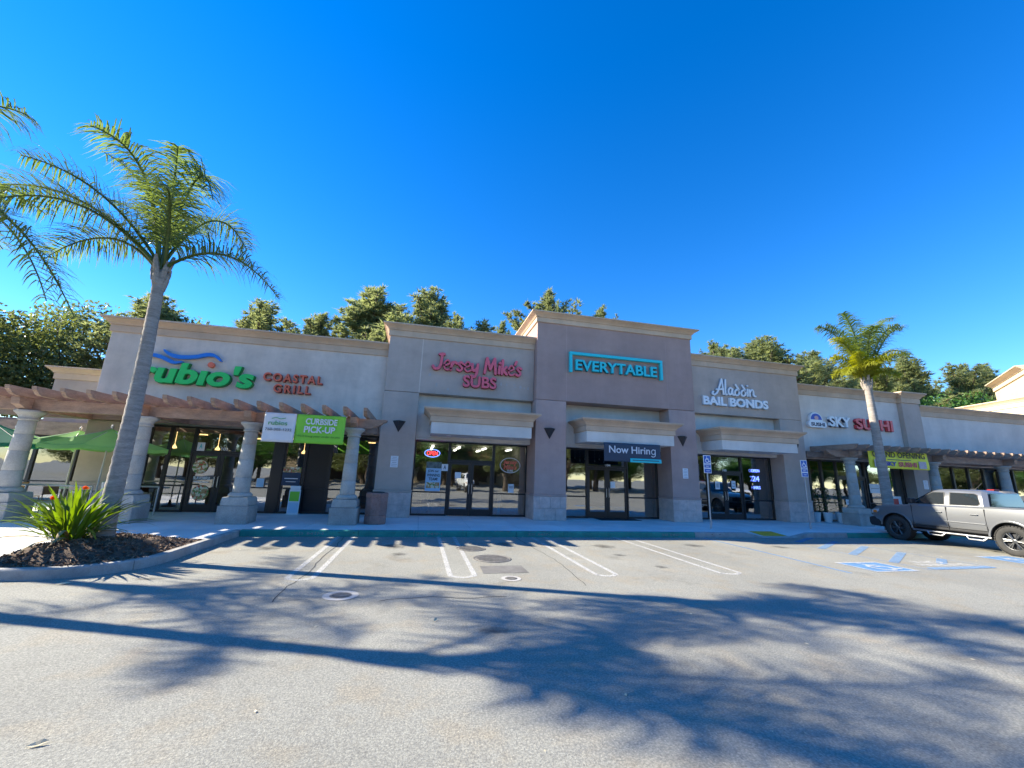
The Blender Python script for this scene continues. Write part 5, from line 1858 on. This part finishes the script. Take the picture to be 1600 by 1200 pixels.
for i, (x, y, h, w, v, lb) in enumerate([
        (-24.6, 27.0, 10.6, 4.6, 0, 'dark broadleaf tree behind the left end of the patio building'),
        (-20.6, 29.0, 11.4, 4.2, 1, 'broadleaf tree behind the patio between two others'),
        (-28.0, 24.0, 7.4, 3.6, 2, 'bright green bushy tree at the far left over the pergola'),
        (-16.2, 31.0, 11.8, 3.8, 1, 'pale leafy tree touching the left edge of the grey shop'),
        (43.5, 25.5, 10.2, 4.0, 2, 'vivid green bushy tree over the low shop row'),
        (49.5, 26.0, 10.6, 4.0, 2, 'rich green bushy tree left of the cream wing'),
        (37.5, 27.0, 9.6, 3.6, 0, 'dark broadleaf tree low behind the sushi shop parapet'),
        (32.0, 27.0, 10.0, 3.6, 1, 'olive broadleaf tree low behind the sushi shop parapet end')]):
    tree('leafy_tree', LEAFY[v], lb, x, y, h, w, i * 1.1, 'broadleaf trees behind the shops')
# trees and buildings across the lot, seen in the shop glass
GM = 'trees across the lot mirrored in the shop glass'
for i, (x, y, h, w, v) in enumerate([(-22, -14, 9, 4.2, 0), (-12, -17, 8.2, 3.8, 1), (-5.5, -12, 7.6, 3.6, 0), (3, -24, 9.5, 4.2, 2), (9.5, -13, 7.2, 3.4, 1), (19, -18, 9, 4, 0), (26, -22, 10, 4.4, 1), (33, -15, 9.4, 4.4, 0), (41, -20, 10.5, 5, 2), (52, -16, 10.5, 5, 1), (-33, -20, 10, 4.6, 1), (62, -22, 11, 5, 0)] + [(-46 + 7.5 * k, -31 - 3 * (k % 2), 9 + (k * 7 % 4), 5.0, k % 3) for k in range(18)] + [(-44 + 6.0 * k, -26 - 4 * (k % 2), 4.6 + (k * 5 % 3) * .5, 4.2, (k + 1) % 3) for k in range(34)] + [(95 + 9 * k, -20 - 6 * (k % 2), 10, 5.5, k % 3) for k in range(8)]):
    tree('leafy_tree', LEAFY[v], 'broadleaf tree across the parking lot, mirrored in the shop windows', x, y, h, w, i * 1.7, GM)
B = thing('far_shop_building', 'cream building with terracotta roof across the lot, mirrored in the doors', 'building', (4, -40, 0))
MB().box(-22, 26, -52, -40, 0, 4.6).build('wall', M_CREAM, B)
MB().prism([(-39.2, 4.4), (-53, 4.4), (-46, 8.0)], -23, 27, 'x').build('roof', M_ROOFTILE, B)
for k in range(9):
    MB().box(-20 + 5 * k, -16.6 + 5 * k, -39.99, -39.9, 0.3, 3.0).build('window', M_DARKPANEL, B)

# ================================================================ PATIO
M_UMB = leafmat('umbrella_green', (0.24, 0.48, 0.18), 0.6, 0.8, 0.08, 2)
M_UMBT = leafmat('umbrella_teal', (0.02, 0.13, 0.10), 0.4, 0.8, 0.08, 2)
M_POLE = mat('umbrella_pole', (0.55, 0.53, 0.48), 0.5)


def umbrella(label, x, y, ztop, half, drop, rot, m):
    t = thing('patio_umbrella', label, 'umbrella', (x, y, 0.16))
    MB().tube([(x, y, .18), (x, y, ztop + .04)], .022, 8).build('pole', M_POLE, t)
    MB().lathe([(.26, 0), (.26, .05), (.06, .09), (.035, .25), (.03, .26)], 20, (x, y, .16)).build('base', M_SCONCE, t)
    MB().lathe([(.03, 0), (.035, .05), (.015, .09), (.004, .1)], 10, (x, y, ztop + .03)).build('finial', M_STEEL, t)
    n, rings = 8, 5
    vs = [(x, y, ztop)]
    fs = []
    for r in range(1, rings + 1):
        f = r / rings
        for k in range(n * 4):
            a = rot + k * 2 * math.pi / (n * 4)
            seg = (k % 4) / 4
            pinch = 1 - 0.055 * math.sin(seg * math.pi)
            rad = half * f * pinch
            zz = ztop - drop * (f ** 0.85) - 0.05 * f * math.sin(seg * math.pi)
            vs.append((x + rad * math.cos(a), y + rad * math.sin(a), zz))
    m_ = n * 4
    for k in range(m_):
        fs.append((0, 1 + k, 1 + (k + 1) % m_))
    for r in range(rings - 1):
        for k in range(m_):
            a, b = 1 + r * m_ + k, 1 + r * m_ + (k + 1) % m_
            fs.append((a, a + m_, b + m_, b))
    for k in range(m_):                     # valance
        a, b = 1 + (rings - 1) * m_ + k, 1 + (rings - 1) * m_ + (k + 1) % m_
        va, vb = vs[a], vs[b]
        q = len(vs)
        vs += [(va[0], va[1], va[2] - .1), (vb[0], vb[1], vb[2] - .1)]
        fs.append((a, q, q + 1, b))
    MB().add(vs, fs).build('canopy', m, t)
    for k in range(n):
        a = rot + k * 2 * math.pi / n
        MB().tube([(x, y, ztop - .03), (x + half * .97 * math.cos(a), y + half * .97 * math.sin(a), ztop - drop * .985 - .02)], .008, 5).build('rib', M_POLE, t)


umbrella('green patio umbrella in front of the taupe patio pier', -9.35, 14.85, 2.78, 1.5, 0.55, 0.2, M_UMB)
umbrella('green patio umbrella behind another one, nearest the windows', -11.2, 16.4, 2.78, 1.5, 0.5, 0.5, M_UMB)
umbrella('dark teal patio umbrella beside the end stone column', -12.6, 15.2, 2.85, 1.45, 0.6, 0.35, M_UMBT)
umbrella('green patio umbrella over the far corner of the patio', -13.9, 17.6, 2.8, 1.5, 0.5, 0.1, M_UMB)


def pipe_rail(label, pts, posts, z=1.08):
    t = thing('patio_railing', label, 'railing', (pts[0][0], pts[0][1], 0.16))
    MB().tube([(p[0], p[1], z) for p in pts], .028, 8).build('top_rail', M_GALV, t)
    if len(posts) > 2:
        MB().tube([(p[0], p[1], z - .45) for p in pts], .02, 8).build('middle_rail', M_GALV, t)
    for p in posts:
        MB().tube([(p[0], p[1], .15), (p[0], p[1], z - .005)], .025, 8).build('post', M_GALV, t)


pipe_rail('grey pipe railing along the patio behind the flowering plant', [(-12.6, 14.35), (-9.15, 14.35)], [(-12.6, 14.35), (-10.7, 14.35), (-9.15, 14.35)])
pipe_rail('short grey hoop rail right of the tall palm trunk', [(-8.75, 15.6), (-8.15, 15.6)], [(-8.75, 15.6), (-8.15, 15.6)], 1.05)
t = thing('patio_bollard', 'grey capped post beside the patio railing', 'post', (-8.95, 14.5, 0.16))
MB().tube([(-8.95, 14.5, .15), (-8.95, 14.5, 1.12)], .07, 14).build('shaft', M_GALV, t)
MB().lathe([(.08, 0), (.08, .1), (.05, .13), (.01, .135)], 14, (-8.95, 14.5, 1.1)).build('cap', M_GALV, t)


def table(label, x, y, r=.45, h=.74):
    t = thing('patio_table', label, 'table', (x, y, .16))
    MB().lathe([(r, 0), (r, .03), (r - .02, .035)], 28, (x, y, .16 + h - .035)).build('table_top', M_GALV, t)
    MB().tube([(x, y, .17), (x, y, .16 + h - .03)], .035, 10).build('pedestal', M_SCONCE, t)
    MB().lathe([(.25, 0), (.25, .015), (.04, .04)], 20, (x, y, .161)).build('foot', M_SCONCE, t)


def chair(label, x, y, rz):
    t = thing('patio_chair', label, 'chair', (x, y, .16), rz if rz else 1e-4)
    M_CH = mat('chair_metal', (0.08, 0.06, 0.05), 0.5)
    MB().box(-.21, .21, -.21, .21, .44, .465).build('seat', mat('chair_wood', (0.28, 0.14, 0.08), 0.6), t, bevel=.01)
    for sx in (-.19, .19):
        MB().tube([(sx, -.19, 0), (sx, -.19, .44)], .013, 6).build('leg', M_CH, t)
        MB().tube([(sx, .2, 0), (sx, .19, .44), (sx, .24, .88)], .013, 6).build('leg', M_CH, t)
    MB().box(-.2, .2, .215, .24, .62, .88).build('backrest', MATS['chair_wood'], t, bevel=.01)


table('round patio table under the green umbrella by the pier', -9.75, 15.25)
table('round patio table under the umbrella by the windows', -11.6, 16.9)
chair('patio chair facing the round table by the pier', -10.4, 15.0, 1.3)
chair('patio chair behind the round table by the pier', -9.6, 15.95, 0.15)
chair('patio chair beside the table near the windows', -12.3, 16.6, 1.5)

# A-frame board by the green shop
t = thing('sidewalk_board', 'narrow white and green standing board by the black window panel', 'sign board', (-4.33, 16.5, .16))
MB().box(-4.52, -4.14, 16.48, 16.53, .18, 1.02).build('panel', M_SWHITE, t, bevel=.006)
MB().box(-4.49, -4.17, 16.474, 16.479, .62, .96).build('green_field', M_LIME, t)
MB().box(-4.49, -4.17, 16.474, 16.479, .22, .58).build('pale_field', M_PALEB, t)
MB().box(-4.55, -4.11, 16.42, 16.62, .161, .18).build('foot', M_SWHITE, t)
MB().box(-4.5, -4.16, 16.47, 16.55, 1.021, 1.16).build('box_top', M_SWHITE, t, bevel=.01)
# inside the pink shop: stools and a bin column
M_STOOL = mat('stool_wood', (0.45, 0.38, 0.27), 0.6)
for k, (x, y, lb) in enumerate(((0.75, 17.5, 'tall pale wooden stool inside the window under the hiring poster'), (0.0, 17.9, 'tall pale wooden stool behind another by the side wall'))):
    t = thing('bar_stool', lb, 'stool', (x, y, .166))
    MB().box(x - .17, x + .17, y - .17, y + .17, .92, .95).build('seat', M_STOOL, t, bevel=.01)
    for sx in (-1, 1):
        for sy in (-1, 1):
            MB().tube([(x + sx * .2, y + sy * .2, .167), (x + sx * .14, y + sy * .14, .92)], .018, 6).build('leg', M_STOOL, t)
    for z in (.42, .68):
        MB().box(x - .19, x + .19, y - .2, y - .17, z, z + .03).build('rung', M_STOOL, t)
t = thing('bar_table', 'white narrow table by the side wall inside the pink shop window', 'table', (-.1, 18.6, .166))
MB().box(-.5, .5, 18.3, 18.9, .9, .94).build('table_top', M_SWHITE, t, bevel=.008)
for x in (-.45, .45):
    MB().tube([(x, 18.6, .167), (x, 18.6, .9)], .03, 8).build('leg', M_SWHITE, t)
t = thing('door_stand', 'white post stand inside the right window of the pink shop', 'stand', (3.35, 17.2, .166))
MB().tube([(3.35, 17.2, .17), (3.35, 17.2, .95)], .07, 12).build('post', M_SWHITE, t)
MB().box(3.2, 3.5, 17.1, 17.3, .95, 1.1).build('tray', M_BLACK, t, bevel=.01)
t = thing('office_chair', 'dark office chair and desk inside the bail shop window', 'chair', (15.9, 18.2, .166))
MB().box(15.6, 16.2, 18.0, 18.5, .6, .7).build('seat', M_BLACK, t, bevel=.03)
MB().box(15.62, 16.18, 18.5, 18.58, .75, 1.3).build('backrest', M_BLACK, t, bevel=.03)
MB().tube([(15.9, 18.25, .17), (15.9, 18.25, .6)], .03, 8).build('stem', M_STEEL, t)
MB().box(15.6, 16.2, 18.22, 18.28, .167, .2).build('foot', M_BLACK, t)

# ================================================================ PICKUP
M_SILVER = mat('silver_paint', (0.21, 0.215, 0.222), 0.32, metal=0.5, coat=0.9)
M_TRIM = mat('black_trim', (0.018, 0.018, 0.02), 0.55)
M_TYRE = mat('tyre_rubber', (0.045, 0.043, 0.04), 0.9, 0.3, 9)
M_RIM = mat('alloy_rim', (0.12, 0.122, 0.125), 0.35, metal=0.8)
M_CARGLASS = glassmat('car_glass', (0.16, 0.18, 0.18), 0.12)
M_TAIL = mat('tail_lamp', (0.35, 0.01, 0.01), 0.25)
M_AMBER = mat('amber_lamp', (0.7, 0.2, 0.03), 0.25)
M_HEAD = mat('head_lamp', (0.6, 0.62, 0.65), 0.1, metal=0.3)


def truck(label, loc, rz):
    T = thing('pickup_truck', label, 'pickup truck', loc, rz)
    ORG[T.name] = Vector()
    WB = 3.06
    st = [(0.90, 0.70, 0.62, 0.94, .0), (0.86, 0.84, 0.55, 1.04, .0), (0.70, 0.92, 0.54, 1.13, .02), (0.45, 0.945, 0.55, 1.19, .04), (0.0, 0.95, 0.55, 1.23, .05), (-0.40, 0.95, 0.55, 1.27, .05), (-0.50, 0.945, 0.53, 1.30, .01), (-1.5, 0.94, 0.53, 1.32, 0), (-2.5, 0.94, 0.53, 1.34, 0), (-2.60, 0.94, 0.55, 1.355, 0), (-3.06, 0.95, 0.55, 1.36, 0), (-3.8, 0.94, 0.57, 1.37, 0), (-4.22, 0.92, 0.60, 1.38, 0), (-4.27, 0.88, 0.64, 1.36, 0)]
    vs, fs = [], []
    half = 9
    for (x, w, b, tp, cr) in st:
        h = tp - b
        sec = [(0, b), (w - .16, b), (w - .05, b + .05), (w - .012, b + .16), (w - .004, b + .34 * h), (w, b + .58 * h), (w - .012, tp - .16), (w - .03, tp - .05), (w - .085, tp), (0, tp + cr)]
        ring = [(x, y, z) for y, z in sec] + [(x, -y, z) for y, z in sec[-2:0:-1]]
        vs += ring
    n = len(vs) // len(st)
    for i in range(len(st) - 1):
        for k in range(n):
            fs.append((i * n + k, (i + 1) * n + k, (i + 1) * n + (k + 1) % n, i * n + (k + 1) % n))
    fs.append(tuple(range(n)))
    fs.append(tuple(range(len(vs) - 1, len(vs) - n - 1, -1)))
    body = MB().add(vs, fs).build('body', M_SILVER, T)
    cut = MB()
    for ax in (0.0, -WB):
        for sy in (-1, 1):
            cut.lathe([(0.485, -0.16), (0.485, 0.2)], 28, (ax, sy * 0.86, 0.46), axis='y')
    cutter = cut.build('cutter', M_TRIM, T)
    cut2 = MB().box(-4.18, -2.70, -.74, .74, .80, 1.6).build('cutter', M_TRIM, T)
    for o in (cutter, cut2):
        bm = bmesh.new()
        bm.from_mesh(o.data)
        bmesh.ops.recalc_face_normals(bm, faces=bm.faces)
        bm.to_mesh(o.data)
        bm.free()
        md = body.modifiers.new('c', 'BOOLEAN')
        md.object = o
        md.operation = 'DIFFERENCE'
        md.solver = 'EXACT'
    bm = bmesh.new()
    bm.from_mesh(body.data)
    bmesh.ops.recalc_face_normals(bm, faces=bm.faces)
    bm.to_mesh(body.data)
    bm.free()
    bpy.context.view_layer.update()
    dg = bpy.context.evaluated_depsgraph_get()
    me = bpy.data.meshes.new_from_object(body.evaluated_get(dg))
    body.modifiers.clear()
    body.data = me
    if len(me.materials) == 0:
        me.materials.append(M_SILVER)
    while len(me.materials) > 1:
        me.materials.pop()
    me.polygons.foreach_set('material_index', [0] * len(me.polygons))
    bpy.data.objects.remove(cutter)
    bpy.data.objects.remove(cut2)
    me.polygons.foreach_set('use_smooth', [True] * len(me.polygons))
    if hasattr(me, 'set_sharp_from_angle'):
        me.set_sharp_from_angle(angle=R_(32))
    # greenhouse
    zb, zt = 1.285, 1.845
    low = [(-0.50, .86), (-2.58, .87)]
    rows = [(zb, -0.38, -2.60, .865), (1.55, -0.74, -2.57, .80), (1.78, -1.08, -2.54, .735), (1.835, -1.24, -2.46, .67), (1.855, -1.5, -2.3, .5)]
    vs, fs = [], []
    for (z, xf, xr, w) in rows:
        xs_ = [xf, xf - .18, (xf + xr) / 2, xr + .1, xr]
        ws_ = [w - .14, w - .01, w, w - .005, w - .09]
        vs += [(x, y, z) for x, y in zip(xs_, ws_)] + [(x, -y, z) for x, y in zip(xs_[::-1], ws_[::-1])]
    n = 10
    for i in range(len(rows) - 1):
        for k in range(n):
            fs.append((i * n + k, i * n + (k + 1) % n, (i + 1) * n + (k + 1) % n, (i + 1) * n + k))
    fs.append(tuple(range(len(vs) - n, len(vs))))
    cab = MB().add(vs, [f[::-1] for f in fs]).build('cab', M_SILVER, T, smooth=True)
    if hasattr(cab.data, 'set_sharp_from_angle'):
        cab.data.set_sharp_from_angle(angle=R_(38))

    def side_y(z):
        for (a, b) in zip(rows, rows[1:]):
            if a[0] <= z <= b[0]:
                return a[3] + (b[3] - a[3]) * (z - a[0]) / (b[0] - a[0])
        return rows[-1][3]
    for s_ in (1, -1):
        for poly, nm in (([(-0.64, 1.33), (-1.50, 1.345), (-1.50, 1.745), (-1.18, 1.74), (-0.92, 1.60)], 'side_window'), ([(-1.63, 1.345), (-2.36, 1.36), (-2.42, 1.42), (-2.36, 1.70), (-2.28, 1.74), (-1.63, 1.75)], 'side_window')):
            pts = [(x, s_ * (side_y(z) + .006), z) for x, z in poly]
            if s_ < 0:
                pts = pts[::-1]
            ctr = tuple(sum(p[k] for p in pts) / len(pts) for k in range(3))
            o = MB().add(pts + [ctr], [(len(pts), k, (k + 1) % len(pts)) for k in range(len(pts))]).build(nm, M_TRIM, T)
            inn = [tuple(ctr[k] + (p[k] - ctr[k]) * (.94 if k != 1 else 1) for k in range(3)) for p in pts]
            inn = [(p[0], p[1] + s_ * .004, p[2]) for p in inn]
            MB().add(inn + [(ctr[0], ctr[1] + s_ * .004, ctr[2])], [(len(pts), k, (k + 1) % len(pts)) for k in range(len(pts))]).build('pane', M_CARPANE, o)
    # windscreen and rear window
    for (xa, za, wa, xb, zb_, wb_, sgn, nm) in ((-0.44, 1.335, .74, -1.07, 1.765, .60, 1, 'windscreen'), (-2.605, 1.36, .72, -2.565, 1.74, .60, -1, 'rear_window')):
        d = .014 * sgn
        MB().add([(xa + d, wa, za + .012), (xa + d, -wa, za + .012), (xb + d, -wb_, zb_ + .012), (xb + d, wb_, zb_ + .012)], [(0, 1, 2, 3)]).build(nm, M_CARPANE, T)
    for s_ in (1, -1):
        yb_ = .951 * s_

        def plate(x0, x1, z0, z1, t0, t1, m, nm, bev=.008):
            ya, yb2 = sorted((s_ * t0, s_ * t1))
            return MB().box(x0, x1, ya, yb2, z0, z1).build(nm, m, T, bevel=bev)
        # shut lines
        for x in (-0.56, -1.56, -2.53):
            plate(x - .006, x + .006, .52, 1.27, .925, .9475 if x > -2 else .946, M_TRIM, 'shut_line', 0)
        plate(-2.53, -.56, .618, .627, .9, .938, M_TRIM, 'shut_line', 0)
        plate(-2.5, -.6, .80, .83, .93, .953, M_SILVER, 'door_moulding', .006)
        plate(-2.6, -.45, .53, .60, .90, .932, M_TRIM, 'rocker_trim', .01)
        for x in (-1.33, -2.26):
            plate(x - .11, x + .09, 1.075, 1.105, .94, .975, M_SILVER, 'door_handle')
        # mirror
        m_ = plate(-.74, -.58, 1.33, 1.50, .93, 1.13, M_TRIM, 'mirror', .03)
        # side step
        MB().tube([(-.52, s_ * .95, .44), (-2.6, s_ * .95, .44)], .032, 8).build('side_step', M_STEEL, T)
        for xa in (-.95, -2.0):
            MB().tube([(xa, s_ * .96, .43), (xa - .06, s_ * .99, .34), (xa - .42, s_ * .99, .34), (xa - .50, s_ * .96, .43)], .026, 8).build('step_loop', M_STEEL, T)
        # arch flares
        for ax in (0.0, -WB):
            ring_o, ring_i = [], []
            for k in range(17):
                a = math.pi * (k / 16) * .98 + .03
                ring_o.append((ax + .53 * math.cos(a), .46 + .53 * math.sin(a)))
                ring_i.append((ax + .48 * math.cos(a), .46 + .48 * math.sin(a)))
            ya, yb2 = sorted((s_ * .925, s_ * .966))
            MB().prism(ring_o + ring_i[::-1], ya, yb2, 'y').build('wheel_arch', M_SILVER, T, bevel=.008)
            ws = [(ax + .481 * math.cos(k * math.pi / 14 - .12), .46 + .481 * math.sin(k * math.pi / 14 - .12)) for k in range(16)]
            wv = [(x, s_ * .93, z) for x, z in ws] + [(x, s_ * .712, z) for x, z in ws]
            MB().add(wv, [(k, k + 1, 17 + k, 16 + k) for k in range(15)] + [tuple(range(16, 32))]).build('wheel_well', M_TRIM, T)
        # lamps
        MB().add([(.90, s_ * .55, .98), (.86, s_ * .88, .99), (.50, s_ * .962, 1.06), (.52, s_ * .962, .95), (.84, s_ * .90, .86), (.91, s_ * .55, .86)], [(0, 1, 2, 3, 4, 5) if s_ < 0 else (5, 4, 3, 2, 1, 0)]).build('headlight', M_HEAD, T)
        plate(.62, .74, .90, .99, .93, .958, M_AMBER, 'marker_lamp')
        plate(-4.29, -4.16, .95, 1.30, .80, .935, M_TAIL, 'tail_light', .02)
        # wheels
        for ax in (0.0, -WB):
            yc = s_ * .80
            w = thing_w = bpy.data.objects.new('wheel', None)
            COL.objects.link(w)
            w.parent = T
            ORG[w.name] = Vector()
            w.location = (ax, yc, .42)
            w.scale = (1.035, 1, 1.035)
            MB().lathe([(.245, -.12), (.30, -.128), (.36, -.13), (.392, -.115), (.405, -.08), (.405, .08), (.392, .115), (.36, .13), (.30, .128), (.245, .12), (.235, 0)], 40, axis='y').build('tyre', M_TYRE, w, smooth=True)
            tr = MB()
            for k in range(36):
                a = k * 2 * math.pi / 36
                for yy, off in ((-.105, 0), (-.035, .09), (.035, 0), (.105, .09)):
                    aa = a + off
                    ca, sa = math.cos(aa), math.sin(aa)
                    r0, r1, hw = .392, .415, .026
                    q = []
                    for rr_ in (r0, r1):
                        for (dt, dy) in ((-hw, -.027), (hw, -.027), (hw, .027), (-hw, .027)):
                            q.append((rr_ * ca - dt * sa, yy + dy, rr_ * sa + dt * ca))
                    tr.add(q, [(4, 5, 6, 7), (0, 1, 5, 4), (1, 2, 6, 5), (2, 3, 7, 6), (3, 0, 4, 7)])
            tr.build('tread_blocks', M_TYRE, w)
            MB().lathe([(.25, -.11), (.25, .11), (.238, .115), (.228, .10), (.225, .02), (.225, -.10)], 40, axis='y').build('rim', M_RIM, w, smooth=True)
            MB().lathe([(.222, -.02), (.222, .02), (.05, .03)], 30, (0, s_ * .01, 0), axis='y').build('brake_disc', M_TRIM, w)
            sp = MB()
            for k in range(6):
                for dd in (-.14, .14):
                    a = k * math.pi / 3 + dd
                    ca, sa = math.cos(a), math.sin(a)
                    ca0, sa0 = math.cos(k * math.pi / 3 + dd * .4), math.sin(k * math.pi / 3 + dd * .4)
                    yo = s_ * .085
                    sp.tube([(.05 * ca0, yo, .05 * sa0), (.23 * ca, yo + s_ * .012, .23 * sa)], [.02, .017], 6)
            sp.lathe([(.065, .06), (.06, .10), (.03, .108)] if s_ > 0 else [(.03, -.108), (.06, -.10), (.065, -.06)], 16, axis='y')
            sp.build('spokes', M_RIM, w)
    # front: bumper, grille, hood scoop
    MB().prism([(.60, .40), (.93, .42), (.98, .52), (.97, .70), (.88, .74), (.60, .74)], -.90, .90, 'y').build('front_bumper', M_TRIM, T, bevel=.02)
    MB().box(.885, .935, -.56, .56, .78, 1.0).build('grille', M_TRIM, T, bevel=.01)
    MB().box(-4.45, -4.25, -.90, .90, .50, .68).build('rear_bumper', M_TRIM, T, bevel=.02)
    MB().box(-4.295, -4.262, -.78, .78, .72, 1.30).build('tailgate', M_SILVER, T, bevel=.01)
    MB().box(-4.15, -2.72, -.738, .738, .801, .815).build('bed_liner', M_TRIM, T)
    # roof: brake lamp hump and whip antenna, cab floor
    MB().box(-2.42, -2.22, -.12, .12, 1.855, 1.885).build('roof_lamp', M_TAIL, T, bevel=.01)
    MB().tube([(-2.05, .30, 1.855), (-2.25, .30, 2.06)], .009, 6).build('antenna', M_TRIM, T)
    MB().box(-2.12, -1.96, .24, .36, 1.855, 1.885).build('antenna_base', M_TRIM, T, bevel=.01)
    MB().box(-3.4, .4, -.5, .5, .34, .50).build('chassis', M_TRIM, T)
    for ax in (0.0, -WB):
        MB().tube([(ax, -.75, .405), (ax, .75, .405)], .05, 8).build('axle', M_TRIM, T)
    return T


M_CARPANE = mat('dark_car_glass', (0.02, 0.024, 0.026), 0.04, coat=1.0, spec=0.9)
tk = truck('silver four door pickup with chunky tyres, parked nose to the kerb', (18.14, 11.98, 0), R_(88.5))
# two more across the lot, mirrored in the glass
M_WHITECAR = mat('white_paint', (0.75, 0.75, 0.73), 0.3, coat=0.9)
M_DARKCAR = mat('dark_paint', (0.02, 0.03, 0.05), 0.3, coat=0.9)
for loc, rz, m, lb in (((30.5, -1.5, 0), R_(95), M_WHITECAR, 'white pickup parked across the lot, mirrored in the bail shop door'), ((26.6, -1.2, 0), R_(92), M_DARKCAR, 'dark blue pickup parked across the lot, mirrored in the bail shop glass'), ((5.2, -9.5, 0), R_(80), M_WHITECAR, 'white pickup mirrored in the doors of the pink sign shop')):
    c = copy_tree(tk)
    c.location = loc
    c.rotation_euler = (0, 0, rz)
    c['label'] = lb
    for ch in c.children:
        if ch.type == 'MESH' and ch.material_slots and ch.material_slots[0].material == M_SILVER:
            ch.material_slots[0].link = 'OBJECT'
            ch.material_slots[0].material = m

# ================================================================ LITTER
M_DRY = mat('dry_leaf', (0.7, 0.6, 0.4), 0.8, 0.3, 6)
for k, (x, y, a, l, lb) in enumerate(((-2.25, 3.62, .3, .055, 'large dry curled leaf lying on the open asphalt'), (0.35, 5.6, 1.2, .05, 'tiny dry leaf scrap in the palm frond shade'), (-5.0, 7.75, .2, .09, 'dry leaf in the gutter below the planting bed kerb'))):
    c, s_ = math.cos(a), math.sin(a)
    pts = [(-l, 0, .012), (-l * .3, l * .32, .02), (l * .4, l * .28, .03), (l, 0, .02), (l * .3, -l * .3, .012), (-l * .4, -l * .26, .008), (0, 0, .006)]
    mb = MB().add([(x + p[0] * c - p[1] * s_, y + p[0] * s_ + p[1] * c, p[2]) for p in pts], [(6, i, (i + 1) % 6) for i in range(6)])
    setp(mb.build('fallen_leaf', M_DRY, org=(x, y, 0)), lb, 'leaf')
mb = MB()
for k in range(260):
    u = rng.random()
    if u < .5:
        x, y = rng.uniform(-4.4, 20), 12.42 - abs(rng.gauss(0, .12)) - .01
    elif u < .75:
        x, y = -4.44 + abs(rng.gauss(0, .12)) + .01, rng.uniform(9.3, 12.4)
    else:
        x, y = rng.uniform(-6, 16), rng.uniform(2.5, 12)
    a, l = rng.uniform(0, 6.28), rng.uniform(.008, .028)
    c, s_ = math.cos(a) * l, math.sin(a) * l
    mb.add([(x - c, y - s_, .006), (x + s_ * .4, y - c * .4, .012), (x + c, y + s_, .008), (x - s_ * .4, y + c * .4, .005)], [(0, 1, 2, 3)])
setp(mb.build('leaf_litter', M_DRY, org=(0, 10, 0)), 'scattered bits of dry leaf along the kerb gutter', 'leaf litter', kind='stuff')
